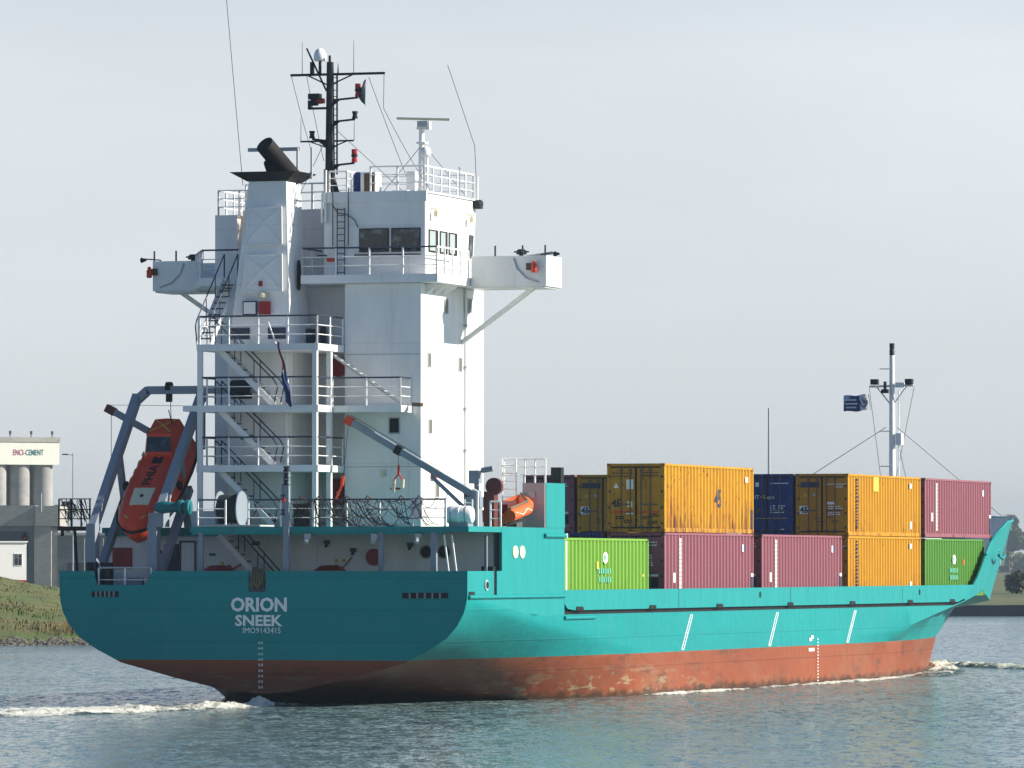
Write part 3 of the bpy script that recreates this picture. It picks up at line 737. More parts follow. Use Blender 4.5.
# ---- mooring-deck house and boat deck
LH = P(MB().box(4.5, 14, -7.55, 7.9, 3.75, 6.42), 'lower_house', 'white')
mb = MB(); mb.prism([(.3, 2.95), (.3, -7.0), (.02, -7.7), (.02, -8.02), (4.1, -8.004), (4.1, -7.85), (12.0, -7.85), (12.0, 8.0), (4.3, 8.0), (4.3, 2.95)], 'z', 6.42, 6.62)
P(mb, 'boat_deck', 'tealp')
P(MB().box(.36, .42, -7.0, 2.9, 6.33, 6.42), 'deck_beam', 'tealp')
P(MB().box(4.34, 4.48, 2.9, 7.9, 6.3, 6.42), 'deck_beam', 'tealp')
for y, r, m_ in ((-4.5, .08, 'grey'), (-6.55, .10, 'grey'), (2.55, .08, 'grey')):
    P(MB().box(.35, .35+2*r, y-r, y+r, 3.75, 6.42), 'pillar', m_)
P(MB().box(3.05, 3.15, -7.75, -7.65, 3.75, 6.3), 'pillar', 'grey')
mm = MB()
for y in (-7.2, -7.5): mm.tube((.6, y, 3.9), (.4, y+.25, 6.3), .035, n=6)
P(mm, 'stay_rod', 'white2')
def disc(x, y, z, r, mat, name, parent, axis='x', t=.06, m2=None):
    return P(MB().lathe([(r, -t), (r, 0)] if axis == 'x' else [(r, -t), (r, 0)], (x, y, z), axis, 18), name, mat, 40, parent)
for y in (-4.92, -5.62):
    f_ = disc(4.5, y, 5.69, .27, 'lgrey', 'porthole', LH, t=.04); disc(4.455, y, 5.69, .22, 'black', 'pane', LH, t=.02)
disc(4.5, -2.9, 5.5, .32, 'red', 'hose_reel', LH, t=.2)
P(MB().box(4.44, 4.5, 6.85, 7.63, 5.05, 5.86), 'fire_cabinet', 'red', parent=LH)
P(MB().box(4.42, 4.5, 4.95, 5.52, 3.9, 6.0), 'door', 'dkrail', parent=LH)
q = P(MB().box(4.43, 4.5, 4.28, 4.86, 3.9, 6.05), 'door', 'white', parent=LH)
P(MB().box(4.40, 4.44, 4.24, 4.9, 3.86, 3.95).box(4.40, 4.44, 4.24, 4.30, 3.9, 6.1).box(4.40, 4.44, 4.84, 4.9, 3.9, 6.1).box(4.40, 4.44, 4.24, 4.9, 6.05, 6.12), 'frame', 'dkrail', parent=q)
P(MB().box(4.42, 4.5, -.6, .6, 3.9, 6.0), 'door', 'white', parent=LH)
for y, z, w_, h_, m_ in ((-.3, 5.58, .3, .16, 'red'), (1.85, 5.95, .32, .14, 'sign_g'), (3.6, 5.55, .26, .1, 'sign_g'), (-1.35, 5.3, .12, .14, 'yellow'), (-1.65, 5.3, .12, .14, 'yellow'), (-1.35, 5.1, .12, .14, 'yellow'), (3.2, 5.2, .12, .12, 'yellow'), (6.4, 6.1, .14, .12, 'yellow'), (5.75, 5.6, .22, .18, 'red'), (5.75, 5.3, .16, .16, 'red')):
    P(MB().box(4.475, 4.498, y-w_/2, y+w_/2, z, z+h_), 'sign', m_, parent=LH)
for y, z in ((-2.05, 5.7), (-4.3, 5.9), (5.85, 6.2), (-1.0, 6.0)): P(MB().box(4.35, 4.5, y-.1, y+.1, z, z+.14).tube((4.42, y, z), (4.3, y, z-.1), .06, n=8), 'deck_light', 'dkrail', parent=LH)
P(MB().path([(4.4, -2.0, 5.5), (4.4, -1.7, 5.15), (4.4, -1.5, 5.05)], .025), 'hand_lever', 'red', parent=LH); P(MB().path([(4.4, 2.2, 5.35), (4.4, 2.75, 5.05), (4.4, 2.9, 5.2)], .03), 'hand_lever', 'red', parent=LH)
for y in (2.9, -1.5):
    P(MB().lathe([(.0, .3), (.35, .28), (.62, .1), (.66, -.4)], (2.2, y-.4, 4.9), 'z', 16), 'winch_cover', 'red', 40)
P(MB().box(2.5, 3.3, 4.9, 5.6, 3.75, 4.72).box(2.5, 3.3, 5.7, 6.3, 3.75, 4.72, 1), 'deck_locker', ['white', 'lgrey'])
railing([(.35, 4.5, 3.75), (.35, 6.6, 3.75)], 1.35, 1.1, 'lgrey')
P(MB().tube((.7, 7.0, 3.75), (.7, 7.0, 5.3), .24, n=12).tube((.7, 6.4, 3.75), (.7, 6.4, 5.3), .24, n=12), 'bollard', 'navy', 40)
stair((4.0, 2.9, 6.35), (4.0, .55, 3.85), .7, (-1, 0, 0), 10)
# ---- tower
TW = P(MB().box(8, 13.75, -4.2, 4.4, 6.62, 15.85).box(6.0, 8.002, -4.2, -1.17, 6.62, 15.85), 'deckhouse', 'white')
for y0, z in ((-1.17, 13.15), (-1.17, 8.9)): P(MB().box(5.985, 6.0, -4.2, y0, z, z+.025), 'weld_seam', 'lgrey', parent=TW)
def win_star(x, z, w, h, mat='glass', parent=None, y=-4.2):
    f_ = P(MB().box(x-w/2-.05, x+w/2+.05, y-.03, y, z-h/2-.05, z+h/2+.05), 'window', 'lgrey', parent=parent)
    o = P(MB().box(x-w/2, x+w/2, y-.04, y-.02, z-h/2, z+h/2), 'window_pane', mat, parent=parent)
for x, z in ((9.05, 15.08), (11.5, 15.2), (12.0, 15.2), (6.98, 12.96), (10.78, 12.9), (7.1, 10.45), (7.95, 8.05)): win_star(x, z, .3, .5, 'shutter', TW)
o = P(MB().box(5.97, 6.0, -3.38, -2.92, 10.15, 10.78), 'window', 'lgrey', parent=TW); P(MB().box(5.955, 5.975, -3.33, -2.97, 10.2, 10.73), 'window_pane', 'black', parent=TW)
P(MB().tube((11.3, -4.27, 6.7), (11.3, -4.27, 15.8), .055, n=8), 'pipe', 'white2', 40, TW)
for z in (8, 9.6, 11.2, 12.8, 14.4): P(MB().box(11.2, 11.4, -4.33, -4.2, z, z+.06), 'pipe_clip', 'lgrey', parent=TW)
P(MB().lathe([(.36, -.2), (.36, 0)], (7.98, -.25, 12.75), 'x', 20), 'hose_reel', 'red', 40, TW)
P(MB().box(7.85, 8, -.75, .15, 7.5, 8.5), 'fire_cabinet', 'red', parent=TW)
text('sign_lettering', 'F', (7.848, -.2, 7.75), .14, .26, M['letter'], TW, bold=.02)
for z in (14.9, 12.8, 10.3, 8.2): P(MB().box(7.96, 8, .35, .75, z, z+.11), 'sign', 'red', parent=TW)
for z in (6.7, 8.95, 11.2, 13.5):
    d_ = P(MB().box(7.95, 8, .05, .85, z+.08, z+2.0), 'door', 'white', parent=TW); P(MB().box(7.91, 7.95, .1, .18, z+1, z+1.04), 'handle', 'dkrail', parent=TW)
d_ = P(MB().box(5.96, 6, -3.7, -2.3, 6.7, 8.75), 'door', 'white', parent=TW); P(MB().box(5.945, 5.96, -3.4, -3.0, 8.05, 8.12), 'sign', 'red', parent=TW)
P(MB().box(5.85, 6, -2.8, -2.66, 8.55, 8.78), 'deck_light', 'cream', parent=TW)
P(MB().box(7.2, 7.6, -4.42, -4.2, 8.5, 8.85), 'lifebuoy_light', 'ored', parent=TW)
P(MB().box(8, 10, 4.4, 4.8, 6.62, 15.8), 'side_casing', 'white')
# ---- casing and funnel
CS = P(MB().prism([(5, 3.17), (5, .85), (5.25, .68), (8, .68), (8, 3.17)], 'z', 6.62, 13.7), 'engine_casing', 'white')
def frustum(mb, b, t, z0, z1, m=0):
    (x0, x1, y0, y1), (u0, u1, v0, v1) = b, t
    mb.add([(x0,y0,z0),(x1,y0,z0),(x1,y1,z0),(x0,y1,z0),(u0,v0,z1),(u1,v0,z1),(u1,v1,z1),(u0,v1,z1)], [(0,3,2,1),(4,5,6,7),(0,1,5,4),(1,2,6,5),(2,3,7,6),(3,0,4,7)], m); return mb
FB, FT = (5.0, 7.2, .68, 3.1), (5.3, 6.9, .95, 2.45)
FN = P(frustum(MB(), FB, FT, 13.7, 19.75), 'funnel', 'white')
P(frustum(MB(), (5.25, 6.95, .9, 2.5), (4.9, 7.3, .42, 3.1), 19.752, 20.1), 'funnel_cap', 'black')
def fpt(u, z):                                  # a point on the funnel's aft face
    t = (z-13.7)/6.05; y0 = FB[2]+(FT[2]-FB[2])*t; y1 = FB[3]+(FT[3]-FB[3])*t
    return (5.0+.3*t, y1+(y0-y1)*u, z)
for z0, z1, u0, u1 in ((17.35, 18.75, .1, .9), (15.55, 16.95, .14, .9)):
    mm = MB(); a, b, c, d = [Vector(fpt(*k)) for k in ((u0, z0), (u1, z0), (u1, z1), (u0, z1))]; off = Vector((-.11, 0, 0)); md = (c+d)/2*.45+(a+b)/2*.55+Vector((-.14, 0, .22))
    vs = [a+off, b+off, c+off, d+off, md, a, b, c, d]
    mm.add(vs, [(0, 1, 4), (1, 2, 4), (2, 3, 4), (3, 0, 4), (0, 5, 6, 1), (1, 6, 7, 2), (2, 7, 8, 3), (3, 8, 5, 0)])
    pn = P(mm, 'access_panel', 'white', parent=FN)
    r = MB()
    for k in vs[:4]: r.tube(k, md, .026, n=5)
    r.path(vs[:4]+[vs[0]], .035, 5)
    P(r, 'stiffener', 'white2', parent=FN)
P(MB().box(4.9, 4.98, 1.45, 1.9, 14.68, 15.18), 'fire_flap', 'red', parent=FN)
P(MB().box(4.9, 4.98, 1.98, 2.55, 14.66, 15.2), 'vent_cover', 'dkrail', parent=FN); P(MB().box(4.88, 4.9, 2.03, 2.5, 14.71, 15.15), 'vent_plate', 'white', parent=FN)
P(MB().box(4.93, 5.0, 1.78, 1.92, 15.75, 15.95), 'sign', 'red', parent=FN)
for y0, y1 in ((2.3, 3.1), (.85, 1.55)): P(MB().box(4.95, 5.02, y0, y1, 13.75, 14.18), 'vent_grille', 'dkrail', parent=CS)
mm = MB()
for k in range(24):
    a = k*math.pi/12; mm.path([(6.0+.13*math.cos(a), .68, 16.2+.55*math.sin(a)), (6.0+.13*math.cos(a+.262), .68, 16.2+.55*math.sin(a+.262))], .045)
P(mm, 'cable_coil', 'black', parent=FN)
P(MB().lathe([(.16, 0), (.16, .14), (.1, .2)], (4.9, 1.75, 15.32), 'z', 10), 'deck_light', 'cream', parent=FN)
ex = MB(); ex.tube((6.7, 1.1, 19.85), (5.3, 1.82, 21.15), .37, .36, 20); ex.tube((6.2, 1.75, 20.0), (5.7, 1.75, 20.5), .24, .24, 14)
P(ex, 'exhaust_pipe', 'exh', 40, FN)
a_ = P(MB().tube((6.6, .95, 20.0), (6.6, .95, 21.1), .05, n=8).tube((6.8, .45, 19.9), (6.8, .45, 21.1), .05, n=8), 'vent_pipe', 'lgrey', 40, FN)
P(MB().box(6.7, 6.8, .9, 3.0, 20.98, 21.12), 'wire_bar', 'lgrey', parent=FN)
# ---- aft platforms
for z in (8.95, 11.2, 13.5):
    pl = MB().box(3.0, 5.0, -1.14, 3.7, z-.25, z).box(5.0, 8.0, -1.14, .66, z-.25, z)
    if z == 11.2: pl.box(3.0, 3.6, 3.7, 4.25, z-.22, z)
    P(pl, 'platform', 'white')
    railing([(3.06, 3.6, z), (3.06, -1.08, z)], 1.05, 1.25)
    railing([(3.06, -1.08, z), (6.0 if z != 11.2 else 4.6, -1.08, z)], 1.05, 1.4)
    railing([(4.9, 3.64, z), (3.06, 3.64, z)], 1.05, 1.0)
P(MB().box(4.7, 6.0, -3.85, -1.145, 10.95, 11.2), 'platform', 'white')
railing([(4.75, -1.1, 11.2), (4.75, -3.8, 11.2), (5.95, -3.8, 11.2)], 1.05, 1.35)
P(MB().beam((5.6, -4.05, 11.25), (5.2, -4.5, 11.22), .14, .14), 'fender_bar', 'wood')
for x, y, z1 in ((3.08, 3.58, 13.3), (3.08, -1.0, 13.3), (4.7, -1.0, 13.3)): P(MB().box(x-.09, x+.09, y-.09, y+.09, 6.62, z1), 'post', 'white')
stair((4.1, 3.1, 13.45), (4.1, .75, 11.2), .7, (-1, 0, 0), 10)
stair((4.1, 3.1, 11.2), (4.1, .75, 8.95), .7, (-1, 0, 0), 10)
stair((4.1, 3.1, 8.95), (4.1, .75, 6.65), .7, (-1, 0, 0), 10)
st = MB().beam((5.4, -.3, 13.6), (5.4, -3.75, 11.25), .05, .08).beam((5.0, -.3, 13.6), (5.0, -3.75, 11.25), .05, .08)
for k in range(1, 14): c = Vector((5.0, -.3, 13.6)).lerp(Vector((5.0, -3.75, 11.25)), k/14); st.beam(c, c+Vector((.4, 0, 0)), .14, .03)
P(st, 'ladder', 'lgrey')
stair((6.3, 3.25, 16.1), (3.3, 3.25, 13.5), .55, (0, 1, 0), 11)
for z in (11.75, 9.35): P(MB().box(4.96, 5.0, 2.35, 2.65, z+.6, z+.72), 'sign', 'sign_g', parent=CS)
for y, z in ((-.0, 9.0), (-.02, 11.25)): P(MB().box(7.7, 7.98, .9, 1.15, z, z+.7), 'extinguisher', 'red', parent=TW)
P(MB().box(6.8, 7.4, .5, .66, 13.5, 14.2).tube((7.7, .3, 13.5), (7.7, .3, 14.3), .12, n=8), 'valve_set', 'dkrail', parent=CS)
# ---- bridge deck, wheelhouse, wings
BD = P(MB().prism([(5.7, .5), (5.7, -4.96), (9.75, -4.96), (9.75, -7.95), (11.65, -7.95), (12.6, -4.9), (12.6, 4.9), (11.65, 7.95), (9.75, 7.95), (9.75, 6.3), (6.5, 4.85), (6.5, 3.2), (8.2, 3.2), (8.2, .5)], 'z', 15.86, 16.18), 'bridge_deck', 'white')
mm = MB()
for x in (6.6, 7.6, 8.6): mm.prism([(-4.9, 15.86), (-4.2, 15.86), (-4.2, 15.45)], 'x', x, x+.08)
P(mm, 'bracket', 'white')
WING = []
for sgn in (-1, 1):
    i_ = 5.0 if sgn < 0 else 6.1
    mb = MB(); y0, y1 = sgn*i_, sgn*8.0
    mb.box(9.7, 9.78, y0, y1, 15.84, 17.0); mb.box(11.62, 11.7, y0, y1, 15.84, 17.0); mb.box(9.78, 11.62, y1, y1-sgn*.08, 15.84, 17.0); mb.box(9.78, 11.62, y0, y1-sgn*.08, 15.78, 15.85)
    wg = P(mb, 'bridge_wing', 'white'); WING.append(wg)
    y_t = sgn*4.25
    P(MB().beam((10.7, sgn*7.2, 15.82), (11.0, sgn*4.2, 13.75), .16, .16), 'wing_brace', 'white', parent=wg)
    for y in (8.0, 7.1, 6.0): P(MB().tube((9.74, sgn*(y-.05), 17.0), (9.74, sgn*(y-.05), 17.4), .035, n=6), 'stanchion', 'dkrail', parent=wg)
    P(MB().tube((10.7, sgn*6.7, 16.18), (10.7, sgn*6.7, 17.1), .09, n=10).lathe([(.2, 0), (.22, .12), (.12, .2)], (10.7, sgn*6.7, 17.1), 'z', 12).tube((10.7, sgn*6.7-.3, 17.2), (10.7, sgn*6.7+.3, 17.2), .03, n=6), 'gyro_repeater', 'navy', 40, wg)
    P(MB().tube((9.9, sgn*7.75, 16.9), (9.9, sgn*7.75, 17.05), .03, n=6).tube((9.9, sgn*7.75, 17.05), (9.7, sgn*8.35, 17.1), .025, n=6).lathe([(.03, -.14), (.11, .07), (.08, .1)], (9.7, sgn*8.4, 17.05), 'y', 10), 'search_light', 'navy', 40, wg)
    P(MB().path([(9.68, sgn*6.7, 16.9), (9.67, sgn*6.85, 16.5), (9.67, sgn*7.2, 16.15), (9.67, sgn*7.7, 15.98)], .03), 'cable', 'lgrey', parent=wg)
P(MB().beam((11.65, -6.6, 17.05), (11.65, -7.7, 17.2), .2, .1), 'windscreen', 'lgrey', parent=WING[0])
railing([(5.75, .45, 16.18), (5.75, -4.9, 16.18)], 1.02, 1.32)
railing([(5.75, -4.9, 16.18), (9.65, -4.9, 16.18)], 1.02, .98, 'white2')
railing([(6.55, 3.3, 16.18), (6.55, 4.8, 16.18), (9.68, 6.2, 16.18)], 1.05, 1.1)
railing([(5.75, .45, 16.18), (8.0, .45, 16.18)], 1.02, 1.1)
WH = P(MB().prism([(6.5, 16.18), (12.3, 16.18), (12.75, 18.9), (12.75, 19.3), (6.5, 19.3)], 'y', -4.2, -.16), 'wheelhouse', 'white')
P(MB().box(8.6, 12.7, -.16, 3.9, 16.18, 18.85).box(8.0, 12.6, 3.9, 4.8, 15.8, 18.65), 'bridge_block', 'white')
P(MB().box(6.4, 12.85, -4.28, -.1, 19.3, 19.36).box(6.4, 6.5, -4.28, -.1, 18.95, 19.3), 'roof_edge', 'white')
def wpane(y0, y1, z0, z1):
    w_ = P(MB().box(6.46, 6.5, y0-.04, y1+.04, z0-.04, z1+.04), 'window', 'rubber', parent=WH)
    P(MB().box(6.445, 6.465, y0, y1, z0, z1), 'window_pane', 'glass', parent=WH)
wpane(-2.72, -1.62, 17.1, 17.92); wpane(-3.98, -2.9, 17.1, 17.92)
for x0, x1 in ((6.95, 7.95), (8.3, 9.1), (9.4, 10.3)):
    P(MB().box(x0-.06, x1+.06, -4.235, -4.2, 17.06, 17.92), 'window', 'rubber', parent=WH); P(MB().box(x0, x0+(x1-x0)*.68, -4.245, -4.225, 17.12, 17.86), 'window_pane', 'pglass', parent=WH)
P(MB().box(10.65, 11.4, -4.235, -4.2, 16.2, 18.1), 'door', 'white', parent=WH)
P(MB().prism([(11.02+math.cos(a*.3927)*.2, 17.45+math.sin(a*.3927)*.45) for a in range(16)], 'y', -4.25, -4.23), 'door_window', 'lgrey', parent=WH)
P(MB().prism([(11.75, 17.05), (12.25, 17.05), (12.4, 17.95), (11.9, 17.95)], 'y', -4.24, -4.2), 'window', 'glass', parent=WH)
for x in (7.2, 11.6): P(MB().tube((x, -4.2, 18.75), (x, -4.45, 18.65), .04, n=6).box(x-.1, x+.1, -4.5, -4.35, 18.4, 18.62), 'deck_light', 'cream', parent=WH)
P(MB().tube((12.7, -4.3, 19.0), (12.7, -4.3, 19.3), .2, n=12).tube((12.4, -4.3, 19.15), (12.9, -4.3, 19.2), .17, n=12), 'search_light', 'navy', 40, WH)
P(MB().tube((6.42, -1.4, 16.95), (6.42, -4.05, 16.95), .03, n=6).tube((6.42, .1, 16.95), (6.42, -.3, 16.95), .03, n=6), 'grab_rail', 'dkrail', parent=WH)
ld = MB()
for y in (-.72, -1.02): ld.tube((6.4, y, 16.2), (6.4, y, 18.75), .022, n=5)
for k in range(11): ld.tube((6.4, -.72, 16.3+k*.24), (6.4, -1.02, 16.3+k*.24), .018, n=5)
for y in (-.58, -1.2): ld.path([(6.3, y, 17.3), (6.3, y, 19.5)], .024, 5)
P(ld, 'ladder', 'dkrail', parent=WH)
P(MB().box(6.36, 6.5, -.6, -.3, 16.72, 16.85), 'sign', 'ored', parent=WH)
P(MB().tube((6.42, -.25, 18.2), (6.42, -.25, 20.2), .05, n=8).tube((6.42, -.1, 18.2), (6.42, -.1, 19.3), .04, n=8), 'pipe', 'white2', 40, WH)
P(MB().path([(6.42, -.5, 18.9), (6.42, -.75, 18.55), (6.42, -1.1, 18.5), (6.42, -1.4, 18.3), (6.42, -1.55, 18.0)], .02, 5), 'cable', 'dkrail', parent=WH)
# roof fittings
zr = 19.36
railing([(6.55, -2.0, zr), (6.55, -4.15, zr)], .95, 1.1, 'white2')
railing([(6.55, -4.15, zr), (12.6, -4.15, zr)], .95, 1.0, 'white2', 2)
railing([(12.6, -4.15, zr), (12.6, -.2, zr)], .95, 1.3, 'white2')
railing([(8.7, .2, 18.85), (8.7, 3.8, 18.85)], 1.0, 1.0, 'white2')
railing([(12.5, .2, 18.85), (12.5, 4.6, 18.65)], 1.0, 1.0, 'white2')
railing([(8.1, 3.0, 18.65), (8.1, 4.7, 18.65), (12.4, 4.7, 18.65)], .95, .9, 'white2')
P(MB().box(7.3, 8.0, -1.95, -1.35, zr, 20.15), 'roof_box', 'white'); P(MB().box(7.26, 7.3, -1.9, -1.5, zr+.05, 20.1), 'roof_box_door', 'wood')
P(MB().prism([(-1.3, zr), (-.95, zr), (-.95, 20.05), (-1.05, 20.18), (-1.2, 20.18), (-1.3, 20.05)], 'x', 7.6, 8.5), 'covered_equipment', 'blue')
railing([(6.7, -.3, zr), (6.7, -1.0, zr), (8.8, -1.0, zr)], .8, .5, 'white2')
P(MB().box(8.2, 8.9, 3.3, 3.6, 18.85, 19.6), 'roof_box', 'white')
P(MB().lathe([(.02, -.02), (.13, 0), (.13, .12), (.06, .16)], (8.05, 3.35, 18.95), 'x', 12), 'flood_light', 'lit', 40)
P(MB().box(6.9, 9.4, -3.35, -2.75, zr, 19.42).box(8.0, 8.4, -3.3, -2.95, zr, 20.2), 'mast_seat', 'white')
# radar mast
RM = MB(); RM.tube((9.7, -3.0, zr), (9.7, -3.0, 22.0), .14, .10, 12); RM.tube((9.7, -3.22, zr), (9.7, -3.22, 20.9), .06, n=8); RM.box(9.55, 9.85, -3.35, -2.85, 21.9, 22.0)
RM = P(RM, 'radar_mast', 'white', 40)
P(MB().box(9.45, 9.95, -3.32, -2.9, 22.0, 22.22), 'scanner_motor', 'lgrey', parent=RM)
P(MB().beam((9.4, -2.1, 22.33), (9.7, -4.15, 22.26), .12, .09), 'radar_scanner', 'cream', parent=RM)
P(MB().lathe([(.20, 0), (.21, .12), (.17, .26), (.08, .34), (.01, .36)], (9.6, -3.2, 20.9), 'z', 14), 'radome', 'gradome', 60, RM)
P(MB().box(9.5, 9.9, -3.2, -2.85, 21.35, 21.42), 'bracket', 'white', parent=RM)
# main signal mast
MT = MB()
MT.beam((7.5, -.02, 18.5), (7.5, -.02, 20.3), .34, .34); MT.tube((7.5, -.05, 20.1), (7.5, -.05, 24.4), .2, .14, 8); MT.tube((7.5, -.33, 20.1), (7.5, -.33, 23.9), .035, n=6)
for k in range(16): MT.tube((7.5, -.05, 20.2+k*.24), (7.5, -.33, 20.2+k*.24), .02, n=4)
MT.tube((7.5, -.05, 20.3), (7.5, -.30, 19.4), .12, n=8); MT.tube((7.45, -.05, 24.2), (7.45, -.05, 24.65), .05, n=6)
MT = P(MT, 'signal_mast', 'navy', 40)
P(MB().tube((7.5, 1.55, 23.93), (7.5, -2.25, 23.93), .05, n=6).tube((7.5, .85, 23.9), (7.5, 0, 23.5), .03, n=5).tube((7.5, -.95, 23.9), (7.5, 0, 23.5), .03, n=5), 'yard', 'navy', parent=MT)
P(MB().tube((7.5, 1.15, 21.38), (7.5, -1.0, 21.38), .035, n=6).tube((7.5, .75, 21.36), (7.5, 0, 21.1), .025, n=5).tube((7.5, -.7, 21.36), (7.5, 0, 21.1), .025, n=5), 'yard', 'navy', parent=MT)
P(MB().tube((7.5, .36, 23.95), (7.5, .36, 24.5), .06, n=8), 'radome_stalk', 'navy', parent=MT)
P(MB().lathe([(.2, 0), (.24, .05), (.24, .25), (.17, .41), (.08, .48), (.01, .5)], (7.5, .36, 24.45), 'z', 16), 'radome', 'gradome', 60, MT)
P(MB().tube((7.5, .9, 24.95), (7.5, .1, 23.3), .035, n=6), 'gaff', 'navy', parent=MT)
P(MB().box(7.45, 7.6, .62, .75, 23.95, 24.42), 'aerial', 'navy', parent=MT)
for y, z, m_, s_ in ((-1.17, 23.05, 'lampred', 1), (-1.05, 22.22, 'navy', 0), (.68, 21.5, 'navy', 0), (-1.03, 20.55, 'lampred', 1)):
    P(MB().tube((7.5, 0, z-.12), (7.5, y, z-.03), .04, n=6).prism([(0, z-.12), (0, z-.45), (-.45 if y < 0 else .45, z-.1)], 'x', 7.45, 7.55), 'lantern_arm', 'navy', parent=MT)
    lt = P(MB().lathe([(.11, 0), (.11, .07), (.09, .08), (.09, .2), (.11, .21), (.11, .28)] if not s_ else [(.11, 0), (.11, .12), (.09, .14), (.09, .3), (.11, .32), (.11, .5)], (7.5, y, z), 'z', 10), 'lantern', m_, 40, MT)
    if s_: P(MB().lathe([(.12, .20), (.12, .30)], (7.5, y, z), 'z', 10), 'lantern_band', 'navy', 40, MT)
P(MB().box(7.4, 7.6, .1, .8, 22.6, 22.68).box(7.4, 7.6, .72, .82, 22.6, 22.95), 'radar_bracket', 'navy', parent=MT)
P(MB().box(7.3, 7.7, .35, .78, 22.98, 23.2).box(7.4, 7.6, .45, .7, 22.75, 23.0), 'scanner_motor', 'navy', parent=MT)
P(MB().tube((7.5, .18, 22.92), (7.5, .45, 22.92), .1, .12, 10), 'horn', 'lampred', 40, MT)
for y, z0, z1 in ((-.37, 23.9, 24.35), (-1.0, 23.95, 25.2), (1.08, 23.95, 25.2), (-1.02, 21.4, 22.2), (1.13, 21.4, 22.3)): P(MB().tube((7.5, y, z0), (7.5, y, z1), .014 if z1-z0 > .6 else .04, .008, 5), 'whip_aerial', 'navy', parent=MT)
def wire(pts, r=.012, name='stay_wire', mat='dkrail', sag=0, parent=None, k=8):
    o = []
    for a, b in zip(pts, pts[1:]):
        a, b = Vector(a), Vector(b)
        for i in range(k): t = i/k; o.append(a.lerp(b, t)-Vector((0, 0, sag*4*t*(1-t))))
    o.append(Vector(pts[-1])); return P(MB().path(o, r, 4), name, mat, parent=parent)
wire([(7.5, -2.22, 23.9), (7.5, -2.2, 22.6), (9, -3.6, 19.5)], sag=.12); wire([(7.5, 1.52, 23.9), (7.2, .6, 21.0)], sag=.1); wire([(7.5, .9, 23.9), (7.2, .1, 20.6)], sag=.08)
wire([(7.5, -1.6, 23.8), (9, -2.9, 19.4)], sag=.05); wire([(7.5, -.3, 21.8), (9, -2.6, 19.4)]); wire([(7.5, .1, 21.5), (5.8, 1.2, 18.0)]); wire([(9.7, -3, 21.3), (8, -2.0, 19.4)]); wire([(9.7, -3.1, 21.3), (12, -4.1, 19.4)])
for pts in ([(5.2, 2.65, 19.6), (5.0, 2.85, 22.4), (5.0, 3.3, 27.2)], [(12, -4.5, 19.3), (12, -4.4, 21.4), (12, -3.3, 24.55)]): P(MB().path(pts, .013, 5), 'whip_aerial', 'dkrail')
P(MB().tube((12, -4.5, 19.3), (12, -4.5, 20.2), .05, n=6), 'aerial_base', 'white2'); P(MB().tube((10, -4.45, zr), (10, -4.45, 20.45), .025, n=6).lathe([(.08, 0), (.02, .07)], (10, -4.45, 20.4), 'z', 8), 'aerial', 'lgrey')
# ---- quarter bulkhead, cage
BK = P(MB().box(9.55, 9.62, -7.99, -7.1, 6.62, 8.33), 'bulkhead', 'pinkgrey')
P(MB().box(9.51, 9.55, -7.6, -7.3, 7.75, 8.0), 'sign', 'lgrey', parent=BK)
P(MB().box(10.5, 12.0, -6.9, 6.9, 6.62, 7.3), 'hatch_end', 'white')
railing([(9.75, -6.3, 8.33), (9.75, -7.95, 8.33)], .92, .42, 'white2', 2)
lad = MB()
for y in (-6.3, -6.85): lad.tube((9.5, y, 6.62), (9.5, y, 9.25), .035, n=6)
for k in range(8): lad.tube((9.5, -6.3, 6.9+k*.3), (9.5, -6.85, 6.9+k*.3), .025, n=5)
P(lad, 'ladder', 'white2')
P(MB().box(11.6, 12.0, -8.0, -7.6, 8.34, 8.95), 'vent_head', 'black')
# ---- deck crane
CR = P(MB().tube((5, -6.72, 6.62), (5, -6.72, 8.0), .24, .2, 12).box(4.7, 5.3, -6.95, -6.35, 7.35, 7.75), 'deck_crane', 'grey', 40)
a, b = Vector((5, -6.75, 7.75)), Vector((5, -1.75, 10.6))
P(MB().beam(a, b, .24, .25), 'boom', 'grey', parent=CR); d = (b-a).normalized()
P(MB().beam(b-d*.1, b+d*.22, .26, .32), 'boom_tip', 'ored', parent=CR)
c = a.lerp(b, .62); P(MB().beam(c-d*.13, c+d*.13, .3, .34), 'boom_collar', 'navy', parent=CR)
P(MB().tube((5, -6.3, 7.3), a.lerp(b, .36)-Vector((0, 0, .25)), .08, n=8), 'lift_ram', 'grey', 40, CR)
P(MB().box(5.1, 5.6, -6.7, -6.2, 7.0, 8.0), 'winch_block', 'wood', parent=CR)
P(MB().box(5.2, 5.6, -6.75, -6.35, 8.25, 8.75).tube((5.4, -6.8, 8.75), (5.4, -7.25, 8.82), .11, n=10).tube((5.4, -6.6, 8.0), (5.4, -6.6, 8.3), .1, n=8), 'motor', 'grey', 40, CR)
P(MB().lathe([(.32, -.12), (.32, .12)], (5.4, -7.3, 8.15), 'x', 18).box(5.2, 5.7, -7.35, -6.95, 6.62, 7.95), 'slewing_davit', 'brown', 40)
wire([b+d*.1, (5, -1.45, 8.4)], .012, 'crane_wire', 'dkrail', parent=CR); P(MB().tube((5, -1.45, 8.55), (5, -1.4, 8.2), .07, n=8).tube((5, -1.4, 8.2), (5, -1.15, 7.7), .04, n=6), 'crane_hook', 'ored', 40, CR)
